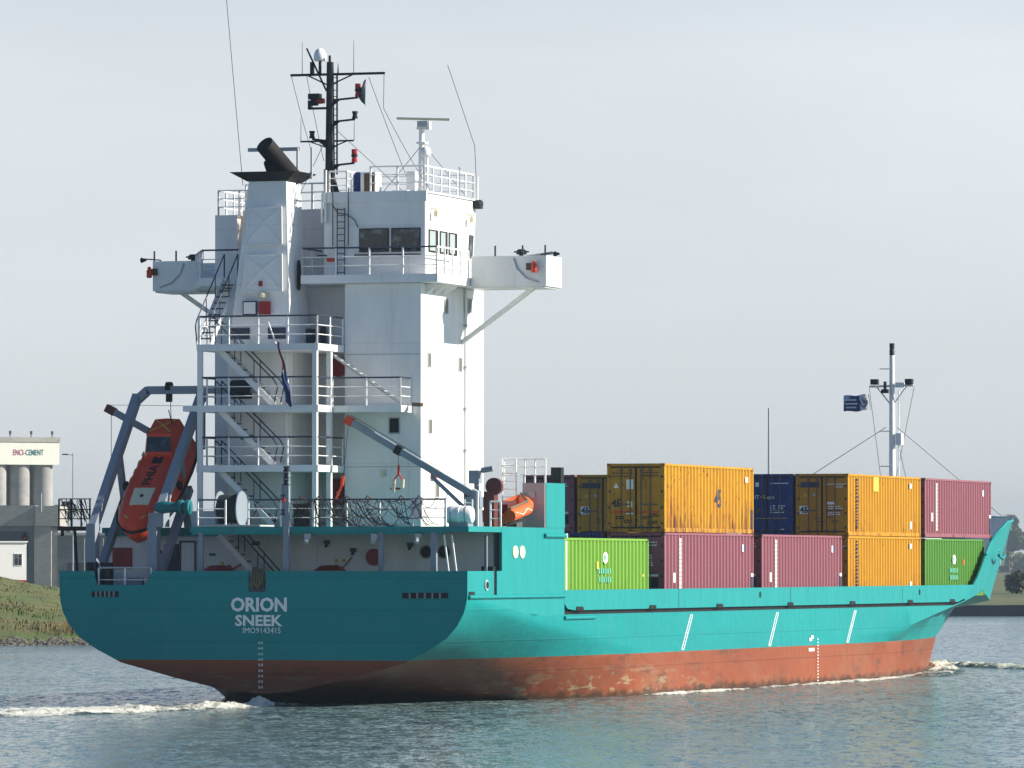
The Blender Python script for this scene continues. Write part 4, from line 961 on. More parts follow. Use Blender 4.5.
wire([c, (5, c.y+.02, 8.9)], .012, 'crane_wire', 'dkrail', parent=CR); P(MB().tube((5, c.y, 8.95), (5, c.y, 8.62), .05, n=8).tube((5, c.y, 8.62), (5, c.y+.18, 8.4), .03, n=6).tube((5, c.y, 8.62), (5, c.y-.18, 8.4), .03, n=6), 'crane_hook', 'ored', 40, CR)
P(MB().tube((5, c.y+.18, 8.42), (5, c.y+.22, 7.95), .07, n=8).tube((5, c.y-.18, 8.42), (5, c.y-.16, 8.1), .06, n=8), 'hook_block', 'cream', 40, CR)
wire([a.lerp(b, .3)+Vector((0, 0, .24)), b+Vector((0, 0, .25))], .014, 'crane_wire', 'dkrail', parent=CR)
lad = MB()
for y in (-6.45, -6.75): lad.tube((4.4, y, 6.62), (4.4, y, 7.65), .03, n=6)
for k in range(4): lad.tube((4.4, -6.45, 6.8+k*.24), (4.4, -6.75, 6.8+k*.24), .022, n=5)
P(lad, 'ladder', 'white2')
P(MB().path([(4.3, -7.0, 6.62), (4.3, -7.0, 7.95), (4.3, -6.8, 8.05)], .04, 6), 'lamp_post', 'white2')
railing([(4.6, -7.4, 6.62), (4.6, -7.8, 6.62)], .95, .4, 'white2', 2)
# ---- boat-deck rail hung with nets, wiring
railing([(.45, .7, 6.62), (.45, -7.0, 6.62)], 1.0, 1.25)
railing([(.45, 2.7, 6.62), (.45, 1.6, 6.62), ], 1.0, .8)
nt = MB(); 
for i in range(120):
    y0 = random.uniform(-.9, -6.2); y1 = y0-random.uniform(.15, .9); z0 = random.choice([7.62, 7.6, 7.3, 7.0])-random.uniform(0, .05); z1 = random.choice([7.6, 7.25, 6.95, 6.7, 6.65])
    x = .38-random.uniform(0, .1); sag = random.uniform(.05, .35)
    pts = [Vector((x, y0, z0)).lerp(Vector((x, y1, z1)), t/6)-Vector((0, 0, min(sag, min(z0, z1)-6.5)*4*(t/6)*(1-t/6))) for t in range(7)]
    nt.path(pts, random.choice([.010, .013, .018]), 4)
P(nt, 'railing_net', 'net')
mm = MB()
for y in (-1.3, -2.0, -3.1, -3.9, -5.2, -5.9): mm.path([(.3, y, 7.6), (.25, y-.12, 7.75), (.3, y-.28, 7.62)], .022, 5)
P(mm, 'net_hanger', 'brown')
P(MB().box(.38, .75, -5.65, -6.1, 6.9, 7.62), 'life_line_box', 'white')
for y in (-1.7, -4.3, -6.0): P(MB().box(.15, .32, y-.1, y+.1, 6.15, 6.35).tube((.2, y, 6.2), (.08, y, 6.02), .08, .1, 8), 'deck_light', 'lgrey')
AP = P(MB().box(.12, .30, -1.0, -.78, 3.75, 8.65).tube((.12, -.75, 6.6), (.12, -.75, 8.2), .03, n=6), 'stern_light_post', 'grey')
for z, m_ in ((8.5, 'navy'), (8.25, 'navy'), (8.0, 'navy'), (7.45, 'navy'), (6.9, 'navy')):
    P(MB().lathe([(.13, 0), (.13, .05), (.1, .06), (.1, .16), (.13, .17), (.13, .2)], (.2, -.89+(.12 if z < 7.6 else 0), z+.15), 'z', 10), 'stern_light', m_, 40, AP)
P(MB().lathe([(.02, -.02), (.07, 0), (.07, .05)], (.02, -.83, 7.6), 'x', 8), 'lamp_glass', 'ored', 40, AP)
P(MB().box(3.2, 4.4, -.75, -.1, 6.62, 7.5), 'deck_locker', 'black')
# mooring-wire drum
WD = P(MB().lathe([(.66, 0), (.66, .04)], (1.7, 2.25, 7.3), 'y', 24).lathe([(.66, 0), (.66, .04)], (1.7, 1.4, 7.3), 'y', 24).box(1.3, 2.1, 1.35, 2.35, 6.62, 6.72), 'winch_reel', 'grey', 40)
P(MB().lathe([(.52, 0), (.55, .2), (.5, .4), (.55, .6), (.52, .8)], (1.7, 1.445, 7.3), 'y', 20), 'rope_drum', 'dgreen', 40, WD)
P(MB().path([(1.2, .95, 6.7), (1.2, .6, 7.35), (1.2, .75, 7.5), (1.2, .45, 6.75)], .025, 5), 'rope_end', 'net', parent=WD)
P(MB().box(.25, 1.9, .2, 2.6, 6.63, 6.69), 'grating', 'lgrey')
# ---- lifeboat davit
DV = empty('davit_frame'); DV.parent = SHIP
def dv(mb, name, mat='grey', smooth=None): return mb.build(name, M[mat], DV, smooth)
for y, y1 in ((7.0, 6.85), (4.55, 4.25)):
    mb = MB(); mb.beam((.75, y, 3.75), (.75, y, 6.75), .36, .44, up=(1, 0, 0)); mb.beam((.7, y, 6.5), (5.0, y1, 11.6), .28, .4, up=(1, 0, 0))
    dv(mb, 'leg')
    dv(MB().beam((1.2, y-.05, 4.8), (4.4, y-.05, 8.1), .26, .3, up=(1, 0, 0)), 'skid_rail')
    dv(MB().beam((4.4, y, 6.6), (3.4, y, 9.6), .22, .24, up=(1, 0, 0)), 'strut')
mb = MB(); mb.beam((5.0, 6.4, 11.85), (5.0, 1.9, 11.85), .36, .3); mb.beam((5.0, 6.88, 11.45), (5.0, 6.38, 11.87), .36, .3); mb.beam((5.0, 4.25, 11.4), (5.0, 4.25, 11.75), .3, .3); dv(mb, 'cross_beam')
dv(MB().tube((5, 5.65, 11.95), (5, 5.45, 11.95), .22, n=12).box(4.9, 5.1, 5.45, 5.65, 11.4, 11.7), 'sheave', 'navy', 40)
dv(MB().tube((5, 3.0, 11.85), (5, 2.2, 11.85), .36, n=14), 'winch_motor', 'navy', 40)
dv(MB().path([(5, 5.5, 11.5), (4.9, 5.4, 10.2)], .015, 4), 'fall_wire', 'dkrail')
dv(MB().lathe([(.22, -1.0), (.28, -.98), (.28, -.85), (.18, -.84), (.18, -.7), (.28, -.69), (.28, -.55), (.18, -.54), (.2, -.2), (.24, .1), (.16, .4)], (.45, 3.98, 7.35), 'y', 16), 'hoisting_winch', 'tealdk', 40)
dv(MB().box(.55, 1.2, 4.1, 4.7, 6.62, 7.15), 'winch_seat')
dv(MB().beam((5.0, 7.9, 11.1), (5.0, 6.4, 10.3), .2, .24), 'provision_arm'); dv(MB().beam((5.0, 8.1, 11.2), (5.0, 7.75, 11.02), .26, .3), 'arm_tip', 'brown')
dv(MB().path([(5, 7.9, 11.0), (5, 7.9, 8.6)], .012, 4).path([(5, 7.9, 11.3), (5, 5.0, 11.25)], .012, 4), 'fall_wire', 'dkrail')
dv(MB().beam((5.6, 4.5, 9.6), (5.6, 4.5, 11.2), .3, .3, up=(1, 0, 0)), 'king_post')
# outboard folded gangway with nets
GW = P(MB().box(2.6, 3.6, 7.8, 9.15, 6.5, 6.66).beam((3, 9.1, 6.5), (3, 9.1, 6.3), .1, .1), 'gangway', 'net')
mm = MB()
for y in (9.1, 8.6, 8.2, 7.85): mm.tube((2.65, y, 6.66), (2.65, y, 7.7), .035, n=5)
for z in (7.7, 7.3, 6.95): mm.tube((2.65, 9.1, z), (2.65, 7.8, z), .02, n=5)
for i in range(26):
    y0 = random.uniform(9.1, 8.0); z0 = random.choice([7.7, 7.6, 7.3]); y1 = y0-random.uniform(.1, .5); z1 = random.uniform(6.7, 7.2); mm.tube((2.6, y0, z0), (2.6, max(y1, 7.8), z1), .016, n=4)
P(mm, 'gangway_net', 'net', parent=GW)
P(MB().tube((3, 8.6, 6.5), (3.0, 8.5, 4.9), .06, n=6), 'gangway_prop', 'net', parent=GW)
# ---- foremast and midship pole
FM = P(MB().tube((95.7, 0, 4.9), (95.7, 0, 16.0), .2, .13, 14).tube((95.9, -.3, 4.9), (95.9, -.3, 14.2), .035, n=6), 'foremast', 'white', 40)
P(MB().tube((95.7, 1.2, 14.4), (95.7, -1.15, 14.45), .06, n=6).tube((95.7, .8, 14.38), (95.7, .1, 13.5), .04, n=5).tube((95.7, -.75, 14.38), (95.7, -.1, 13.5), .04, n=5), 'yard', 'white', parent=FM)
for y in (.92, -.9): P(MB().box(95.5, 95.9, y-.18, y+.18, 14.5, 14.78), 'flood_light', 'navy', parent=FM)
P(MB().box(95.2, 95.5, .12, .46, 14.05, 14.25).tube((95.35, .28, 14.2), (95.35, .28, 14.65), .08, n=6), 'search_light', 'navy', parent=FM)
P(MB().lathe([(.13, 0), (.13, .3), (.1, .34), (.13, .36), (.13, .62)], (95.7, 0, 16.0), 'z', 10), 'mast_light', 'navy', 40, FM)
for z in (15.3, 12.1, 10.3): P(MB().tube((95.4, 0, z), (95.3, .55, z), .03, n=5), 'step', 'lgrey', parent=FM)
P(MB().box(95.6, 96.1, -.5, -.2, 11.4, 12.0).box(95.6, 96.0, -.6, -.2, 14.35, 14.6), 'junction_box', 'white', parent=FM)
wire([(95.6, .3, 12.3), (79.5, .2, 9.5)], .02); wire([(95.8, -.25, 12.3), (100.6, -4.7, 7.7)], .02); wire([(96, -1.1, 14.4), (97.5, .6, 8)], .015); wire([(95.7, 1.2, 14.3), (95.8, .4, 8)], .015); wire([(95.7, -.2, 12.0), (97.8, -.6, 8)], .015)
P(MB().tube((90, 5, 5), (90, 5, 13.2), .09, .05, 8), 'signal_pole', 'lgrey', 40)

# ------------------------------------------------------------------ containers
CG = 'shipping containers stacked on deck'
HC, HL = 2.79, 2.48
def container(name, label, x, y, z, L, H, wall, frame, door='plain', marks=None, doorcol=None):
    """y is the starboard face; doors face aft; root at the floor centre"""
    Wd = 2.438; root = tag(empty(name, (x+L/2, y+Wd/2, z)), label, 'container', CG)
    hx, hy = L/2, Wd/2
    mb = MB(); pr = .15
    for sx in (-1, 1):
        for sy in (-1, 1):
            mb.box(sx*(hx-pr), sx*hx, sy*(hy-pr), sy*hy, 0, H)
            for zz in (0, H-.12): mb.box(sx*(hx-.17), sx*(hx+.006), sy*(hy-.16), sy*(hy+.006), zz-.004, zz+.124, 1)
        mb.box(sx*(hx-.1), sx*hx, -hy+pr, hy-pr, 0, .14); mb.box(sx*(hx-.1), sx*hx, -hy+pr, hy-pr, H-.12, H)
    for sy in (-1, 1):
        mb.box(-hx+pr, hx-pr, sy*(hy-.06), sy*hy, 0, .17); mb.box(-hx+pr, hx-pr, sy*(hy-.06), sy*hy, H-.09, H)
        for px in (-1.05, 1.05): mb.box(px-.18, px+.18, sy*(hy+.004), sy*(hy-.02), .01, .12, 1)
    mb.build('frame', [M[frame], M['c_frame_y'] if 'yellow' in wall else M['wood']], root)
    # corrugated walls, roof
    for sy in (-1, 1):
        mb = MB(); xs = []; x_ = -hx+pr; pitch = .5; k = max(1, round((L-2*pr)/pitch)); pitch = (L-2*pr)/k
        for i in range(k):
            b0 = x_+i*pitch; xs += [(b0, .012), (b0+pitch*.36, .012), (b0+pitch*.5, .10), (b0+pitch*.86, .10)]
        xs.append((hx-pr, .012))
        vs = []
        for u, dpt in xs: vs += [(u, sy*(hy-dpt), .17), (u, sy*(hy-dpt), H-.09)]
        mb.add(vs, [(2*i, 2*i+2, 2*i+3, 2*i+1) for i in range(len(xs)-1)]); mb.build('side_wall', M[wall], root)
    MB().box(-hx+.05, hx-.05, -hy+.05, hy-.05, H-.06, H-.02).build('roof', M[wall], root)
    MB().box(hx-.07, hx-.03, -hy+pr, hy-pr, .14, H-.12).build('front_wall', M[wall], root)
    dm = M[doorcol or wall]
    for s in (-1, 1):
        d = MB(); y0, y1 = (0.012, hy-.13) if s > 0 else (-hy+.13, -.012)
        d.box(-hx+.02, -hx+.06, y0+.035*(s > 0)+.03*(s < 0), y1-.03*(s > 0)-.035*(s < 0), .2, H-.18)
        for zz in (.62, 1.25, 1.9): d.box(-hx+.005, -hx+.02, y0+.03, y1-.03, zz, zz+.04)
        dd = d.build('door', dm, root)
        MB().box(-hx+.06, -hx+.075, y0-.015, y1+.015, .13, H-.11).build('door_gasket', M['rubber'], dd)
        for q in ((.20, .56) if s > 0 else (.44, .80)):
            yy = y0+(y1-y0)*q; lb = MB().tube((-hx-.03, yy, .05), (-hx-.03, yy, H-.05), .022, n=6).box(-hx-.05, -hx+.02, yy-.06, yy+.06, .2, .26).box(-hx-.05, -hx+.02, yy-.06, yy+.06, H-.3, H-.24).box(-hx-.06, -hx-.02, yy, yy+.32*s, 1.1, 1.15)
            lb.build('locking_bar', M['bar'], dd)
        hg = MB()
        for zz in (.3, .95, 1.6, 2.2): hg.box(-hx-.01, -hx+.03, s*(hy-.16), s*(hy-.06), zz, zz+.1)
        hg.build('hinge', M['wood'], dd)
    return root, hx, hy
def plate(root, name, x, y0, y1, z0, z1, mat): return MB().box(x-.012, x, y0, y1, z0, z1).build(name, M[mat], root)
def splate(root, name, x0, x1, hy, z0, z1, mat): return MB().box(x0, x1, -hy-.008, -hy+.006, z0, z1).build(name, M[mat], root)
def fine(root, name, x, y, z, w, rows, mat, dz=.09):
    """rows of tiny unreadable print: short dashes"""
    mb = MB()
    for r in range(rows):
        t = y
        while t > y-w:
            q = random.uniform(.05, .13); mb.box(x-.012, x, t-q, t, z-r*dz, z-r*dz+.05); t -= q+.035
    mb.build(name, M[mat], root)
def vstrip(root, x, hy, z0, z1, mat, w=.36):
    mb = MB(); z = z1
    while z > z0:
        h = .16
        mb.box(x, x+w, -hy-.008, -hy+.006, z-h, z)
        z -= h+.016
    mb.build('vertical_lettering', M[mat], root)
YS = -7.6
T1 = 3.74; T2 = T1+HC+.03
# lower tier
c, hx, hy = container('shipping_container', 'bright green container nearest the white deckhouse with small white fish emblem', 12.8, YS, T1, 12.19, 2.52, 'c_green', 'c_green', 'plain')
M['lemb'] = paint('emblem_blue', (.10, .36, .22), .5, .2)
def emblem(c, hx, hy, x):
    e = MB().prism([(x+math.cos(a*.5236)*.34+.1, 1.75+math.sin(a*.5236)*.23) for a in range(12)], 'y', -hy-.010, -hy+.006).build('emblem', M['letter'], c)
    MB().prism([(x-.2, 1.8), (x+.1, 1.9), (x+.2, 1.72), (x-.1, 1.62)], 'y', -hy-.014, -hy-.008).build('emblem_blot', M['lemb'], e)
    for z, wd in ((1.12, 1.7), (.78, 1.6)):
        mb = MB(); t = x-wd/2
        while t < x+wd/2: mb.box(t, t+.2, -hy-.009, -hy+.006, z, z+.22); mb.box(t+.07, t+.13, -hy-.0095, -hy+.004, z+.05, z+.1); t += .3
        mb.build('emblem_lettering', M['lemb'], c)
emblem(c, hx, hy, -.1)
splate(c, 'sticker', -1.2, -.95, hy, 1.3, 1.6, 'yellow'); splate(c, 'sticker', 5.2, 5.4, hy, 1.0, 1.1, 'yellow')
def mauve(label, x, z, H=HC, L=13.716):
    c, hx, hy = container('shipping_container', label, x, YS, z, L, H, 'c_mauve', 'c_mauve')
    vstrip(c, -hx+2.15, hy, .35, H-.22, 'oldletter'); splate(c, 'sticker', -hx+1.3, -hx+1.6, hy, .75, 1.15, 'letter'); splate(c, 'sticker', hx-1.85, hx-1.6, hy, H-.75, H-.45, 'letter'); splate(c, 'sticker', hx-1.6, hx-1.4, hy, H-.72, H-.48, 'blue')
    splate(c, 'corner_label', hx-.42, hx-.08, hy, .98, 1.12, 'letter'); splate(c, 'corner_label', hx-.42, hx-.05, hy, .2, .95, 'dkrail')
    fine(c, 'door_print', -hx+.004, -.15, H-.42, .75, 2, 'letter', .12); fine(c, 'door_print', -hx+.004, -.2, H-.95, .5, 5, 'letter', .1); plate(c, 'door_label', -hx+.004, -.95, -.2, 1.0, 1.12, 'letter'); plate(c, 'door_label', -hx+.004, -.95, -.15, .55, .95, 'navy'); plate(c, 'door_stripe', -hx+.004, -1.0, -.1, .45, .48, 'yellow')
    return c
mauve('faded mauve container in the lower tier carrying the rusty yellow container', 27.3, T1)
mauve('mauve container in the lower tier with no container stacked on it', 42.35, T1)
def yellow(label, x, y, z, wall='c_yellow', num=True, side=True):
    c, hx, hy = container('shipping_container', label, x, y, z, 13.716, HC, wall, 'c_frame_y' if wall == 'c_yellow_r' else 'c_yellow')
    X0 = -hx+.004
    plate(c, 'door_label', X0, .12, 1.0, HC-.62, HC-.38, 'dkrail'); plate(c, 'door_sticker', X0, .7, .85, HC-1.05, HC-.9, 'yellow'); plate(c, 'door_sticker', X0, .3, .42, HC-1.02, HC-.9, 'lgrey')
    fine(c, 'door_print', X0, -.25, HC-.5, .8, 1, 'letter', .1); fine(c, 'door_print', X0, -.6, HC-.62, .35, 1, 'letter'); plate(c, 'door_label', X0, -.62, -.22, 1.4, 1.52, 'letter')
    if num:
        p = plate(c, 'number_plate', X0, .63, 1.05, .98, 1.34, 'letter'); text('number_45', '45', (X0-.012, 1.03, 1.01), .38, .3, M['black'], p, bold=.03)
    for yy in (-.55, -.88): fine(c, 'door_print', X0, yy+.26, 1.28, .24, 5, 'letter', .09)
    for yy, zz in ((.35, .75), (-.2, .78), (.2, .6), (-.45, .62)): fine(c, 'door_scuff', X0, yy, zz, .3, 1, 'wood')
    if side:
        mb = MB(); z_ = HC-.2
        while z_ > .45:
            h = random.uniform(.06, .14); mb.box(-hx+1.55, -hx+1.55+random.uniform(.2, .36), -hy-.008, -hy+.006, z_-h, z_); z_ -= h+.06
        mb.build('vertical_lettering', M['dkrail'], c)
        splate(c, 'sticker', hx-2.2, hx-1.75, hy, HC-.55, HC-.3, 'lgrey'); splate(c, 'sticker', hx-2.1, hx-1.8, hy, .35, .7, 'letter')
    return c
yellow('rust stained yellow container in the lower tier under another yellow container', 57.17, YS, T1)
c, hx, hy = container('shipping_container', 'dull green container in the lower tier nearest the bow', 71.73, YS, T1, 12.19, 2.74, 'c_green2', 'c_green2')
emblem(c, hx, hy, -.3); splate(c, 'sticker', 1.6, 1.9, hy, 1.5, 1.75, 'ored')
container('shipping_container', 'dark blue container in the lower tier whose roof edge shows above the bright green one', 27.3, YS+2.57, T1, 13.716, HC, 'c_blue', 'c_blue')
# upper tier
c, hx, hy = container('shipping_container', 'very rusty yellow container in the upper tier with big 45 on its side', 27.3, YS, T2, 13.716, HC, 'c_yellow_r', 'c_yellow_r')
X0 = -hx+.004
p = plate(c, 'number_plate', X0, .62, 1.05, 1.0, 1.38, 'c_yellow_r'); text('number_45', '45', (X0-.012, 1.03, 1.02), .39, .32, M['black'], p, bold=.03)
fine(c, 'door_print', X0, 1.0, HC-.42, .75, 2, 'wood', .13); fine(c, 'door_print', X0, -.3, HC-.4, .65, 2, 'wood', .13)
plate(c, 'door_sticker', X0, .1, .4, HC-1.05, HC-.65, 'letter'); MB().prism([(.95, HC-1.0), (.72, HC-1.0), (.835, HC-.78)], 'x', X0-.012, X0).build('door_sticker', M['letter'], c)
plate(c, 'door_sticker', X0, .14, .36, 1.0, 1.25, 'cream'); plate(c, 'door_stripe', X0, .1, 1.0, .78, .86, 'ored'); plate(c, 'door_stripe', X0, -1.0, -.1, .78, .84, 'ored'); plate(c, 'door_label', X0, .1, .42, .72, .82, 'letter')
for yy, zz in ((.85, .6), (.5, .45), (-.3, .6), (-.6, .7), (-.5, .4)): fine(c, 'door_scuff', X0, yy, zz, .35, 2, 'black', .08)
text('side_number', '45', (-hx+7.6, -hy-.004, 1.05), .95, .78, M['dkrail'], c, 'star', bold=.02)
splate(c, 'sticker', hx-1.3, hx-.9, hy, HC-.62, HC-.4, 'letter'); splate(c, 'corner_label', hx-.38, hx-.1, hy, .2, 1.0, 'dkrail')
c = yellow('clean yellow container in the upper tier with bright patch near its top edge', 57.17, YS, T2)
splate(c, 'patch', -2.2, -1.2, hy, HC-.75, HC-.1, 'yellow')
mauve('mauve container in the upper tier nearest the bow', 71.73, T2)
c, hx, hy = container('shipping_container', 'dark blue container with UNIT45.com lettering on its doors in the upper tier', 57.17, YS+2.57, T2, 13.716, HC, 'c_blue', 'c_blue')
X0 = -hx+.004
text('door_lettering', 'UNIT', (X0-.012, .92, 1.66), .56, .17, M['letter'], c, bold=.015); text('door_lettering', '45', (X0-.012, .33, 1.66), .26, .17, M['yellow'], c, bold=.02); text('door_lettering', '.com', (X0-.012, .02, 1.64), .36, .13, M['letter'], c, bold=.01)
text('number_45', '45', (X0-.012, 1.0, .98), .42, .26, M['letter'], c, bold=.03); plate(c, 'door_sticker', X0, .34, .52, .98, 1.22, 'wood'); plate(c, 'door_stripe', X0, -.9, 1.0, .76, .79, 'yellow')
plate(c, 'door_sticker', X0, .38, .55, HC-.58, HC-.38, 'letter'); fine(c, 'door_print', X0, -.15, HC-.45, .75, 1, 'letter'); fine(c, 'door_print', X0, -.15, 1.32, .25, 4, 'letter', .1); fine(c, 'door_print', X0, -.52, 1.32, .25, 4, 'letter', .1); plate(c, 'door_print', X0, -.8, -.6, .25, .3, 'letter')
yellow('yellow container in the upper tier left of the rusty one, its doors marked 45', 57.17, YS+10.35, T2, side=False)
c, hx, hy = container('shipping_container', 'dark purple container in the upper tier beside the turquoise plating', 57.17, YS+12.95, T2, 13.716, HC, 'c_mauve', 'c_mauve')
fine(c, 'door_print', -hx+.004, -.15, HC-.42, .75, 2, 'letter', .12); fine(c, 'door_print', -hx+.004, -.2, HC-.95, .5, 5, 'letter', .1); plate(c, 'door_label', -hx+.004, -.95, -.2, 1.0, 1.12, 'letter'); plate(c, 'door_label', -hx+.004, -.95, -.15, .55, .95, 'navy'); plate(c, 'door_stripe', -hx+.004, -1.0, -.1, .45, .48, 'yellow')

# ------------------------------------------------------------------ boats, flags, gear carried by the ship
def boat_hull(stations, cap=True):
    """stations: (x, [(y,z)...] half-section from keel to centre top)"""
    vs, fs = [], []
    for x, sec in stations:
        vs += [(x, -y, z) for y, z in sec]+[(x, y, z) for y, z in reversed(sec[1:-1])]
    n = 2*len(stations[0][1])-2
    for i in range(len(stations)-1):
        for k in range(n): fs.append((i*n+k, i*n+(k+1) % n, (i+1)*n+(k+1) % n, (i+1)*n+k))
    fs += [tuple(range(n)), tuple(range((len(stations)-1)*n, len(stations)*n))]
    return MB().add(vs, fs)
# free-fall lifeboat: local +x = bow, z = up from keel
LB = tag(empty('lifeboat', (3.55, 5.55, 8.05)), 'enclosed orange free-fall lifeboat marked PHIA hanging bow down in the stern davit', 'lifeboat')
th = R(37)
fx = Vector((-math.cos(th), 0, -math.sin(th))); fz = Vector((-math.sin(th), 0, math.cos(th))); fy = fz.cross(fx)
LB.matrix_world = Matrix.Translation((3.75, 5.5, 7.75)) @ Matrix((fx, fy, fz)).transposed().to_4x4()
def sec(b, zb, zg, zt, tw):           # beam, keel z, gunwale z, top z, top half-width
    return [(0, zb), (b*.55, zb+(zg-zb)*.28), (b*.92, zb+(zg-zb)*.7), (b, zg), (b*.96, zg+.12), (b*.86, zg+(zt-zg)*.55), (tw, zt-.06), (tw*.5, zt), (0, zt+.02)]
stn = [(-2.75, sec(.85, -.35, .42, 1.1, .55)), (-2.0, sec(1.02, -.5, .42, 1.2, .66)), (-1.0, sec(1.1, -.58, .42, 1.2, .72)), (0, sec(1.12, -.6, .43, 1.17, .74)), (1.0, sec(1.1, -.58, .45, 1.12, .7)), (1.7, sec(1.0, -.5, .48, 1.04, .62)), (2.3, sec(.8, -.36, .52, .95, .48)), (2.75, sec(.5, -.1, .58, .85, .28)), (2.98, sec(.18, .25, .62, .76, .08))]
boat_hull(stn).build('hull', M['orange'], LB, 32)
cab = boat_hull([(-2.55, [(0, 1.0), (.62, 1.0), (.6, 1.5), (.5, 1.82), (0, 1.86)]), (-1.5, [(0, 1.0), (.66, 1.0), (.62, 1.55), (.5, 1.88), (0, 1.92)]), (-.95, [(0, 1.0), (.62, 1.05), (.58, 1.2), (.5, 1.3), (0, 1.32)])]).build('wheelhouse', M['orange'], LB, 30)
MB().add([(-1.41, -.46, 1.80), (-1.41, .46, 1.80), (-1.03, .5, 1.40), (-1.03, -.5, 1.40), (-1.38, -.46, 1.84), (-1.38, .46, 1.84), (-1.0, .5, 1.44), (-1.0, -.5, 1.44)], [(4, 5, 6, 7), (0, 3, 2, 1), (0, 1, 5, 4), (1, 2, 6, 5), (2, 3, 7, 6), (3, 0, 4, 7)]).build('window', M['glass'], LB)
MB().box(-2.2, -1.75, -.66, -.62, 1.3, 1.65).build('window', M['glass'], LB)
t_ = MB(); 
for x, y in ((-2.3, .0), ): t_.beam((-2.45, .42, 1.88), (-1.6, -.42, 1.93), .05, .012).beam((-2.45, -.42, 1.88), (-1.6, .42, 1.93), .05, .012)
for sy in (-1, 1):
    for k in range(7):
        x = -1.6+k*.55; t_.beam((x, sy*.86, .98-.03*max(0, k-3)), (x+.25, sy*(.86 if k < 4 else .8), .97-.03*max(0, k-3)), .05, .03)
t_.beam((2.55, .25, .92), (2.4, .42, .95), .05, .02).beam((2.55, -.25, .92), (2.4, -.42, .95), .05, .02)
t_.build('reflective_tape', M['yellow'], LB)
MB().add([(.95, -.42, 1.16), (1.85, -.38, 1.06), (1.85, .38, 1.06), (.95, .42, 1.16), (.95, -.42, 1.12), (1.85, -.38, 1.0), (1.85, .38, 1.0), (.95, .42, 1.12)], [(0, 1, 2, 3), (0, 4, 5, 1), (1, 5, 6, 2), (2, 6, 7, 3), (3, 7, 4, 0)]).build('hatch', M['cream'], LB)
MB().lathe([(.07, 0), (.07, .05)], (1.4, 0, 1.1), 'z', 10).build('hatch_ring', M['navy'], LB)
text('name_lettering', 'PHIA', (.8, .17, 1.19), 1.25, .36, M['navy'], LB, bold=.02, axes=((-1, 0, 0), (0, -1, 0), (0, 0, 1)), thick=.012)
MB().box(-.95, -.55, -.2, .2, 1.19, 1.215).build('emblem_patch', M['navy'], LB)
fd_ = MB(); L_ = [(x, s_[3][0]+.03, s_[3][1]) for x, s_ in stn]
pts = [(x, -y, z) for x, y, z in L_]+[(3.05, 0, .62)]+[(x, y, z) for x, y, z in reversed(L_)]
fd_.path(pts, .055, 6); fd_.build('fender', M['rubber'], LB, 60)
for sy in (-1, 1): MB().box(.1, .35, sy*1.0, sy*1.16, .6, .85).build('lifting_lug', M['navy'], LB)
MB().tube((-2.2, .3, 1.85), (-2.2, .3, 2.5), .02, n=5).build('aerial', M['navy'], LB)
# rescue boat
RB = tag(empty('rescue_boat', (8.0, -7.05, 7.25), (R(0), R(-8), R(0))), 'small open orange rescue boat in its cradle beside the quarter bulkhead', 'rescue boat')
tb = MB()
tubepts = [(-1.5, -.5, 0), (.6, -.52, 0), (1.2, -.36, .08), (1.6, 0, .2), (1.2, .36, .08), (.6, .52, 0), (-1.5, .5, 0)]
tb.path(tubepts, .24, 12); tb.build('tube', M['rorange'], RB, 50)
boat_hull([(-1.5, [(0, -.35), (.3, -.3), (.45, -.1), (.4, .02), (0, .03)]), (.6, [(0, -.4), (.3, -.3), (.48, -.1), (.4, .02), (0, .03)]), (1.5, [(0, -.05), (.06, .0), (.1, .06), (.05, .08), (0, .09)])]).build('hull', M['rorange'], RB, 40)
MB().box(-1.0, .1, -.28, .28, .03, .38).build('console', M['brown'], RB)
MB().box(-1.85, -1.5, -.2, .2, -.1, .5).build('outboard_motor', M['navy'], RB)
MB().path([(-1.3, -.7, .12), (-.6, -.76, -.06), (0, -.74, .1), (.5, -.76, -.06), (1.0, -.6, .12)], .016, 5).build('grab_line', M['letter'], RB)
MB().path([(-1.5, -.52, .28), (.7, -.54, .28), (1.6, 0, .46)], .05, 6).build('cover_edge', M['rope'], RB)
MB().beam((7.0, -6.9, 6.66), (7.0, -6.9, 7.0), .12, .9).beam((8.8, -6.9, 6.66), (8.8, -6.9, 7.0), .12, .9).beam((6.6, -7.3, 6.72), (9.4, -7.3, 6.95), .1, .1).build('boat_cradle', M['rubber'], SHIP)
# liferaft canister
LR = tag(empty('liferaft_canister', (3.5, -6.56, 7.06)), 'white liferaft canister lying on the quarter rail beside the crane', 'liferaft canister')
MB().lathe([(.12, -.52), (.28, -.5), (.34, -.4), (.34, -.06), (.36, -.04), (.36, .04), (.34, .06), (.34, .4), (.28, .5), (.12, .52)], (0, 0, 0), 'y', 20).build('shell', M['gradome'], LR, 40)
for y in (-.28, .28): MB().lathe([(.35, -.03), (.352, .03)], (0, y, 0), 'y', 20).build('strap', M['lgrey'], LR, 40)
MB().box(3.25, 3.75, -6.95, -6.2, 6.62, 6.76).build('raft_cradle', M['grey'], SHIP)
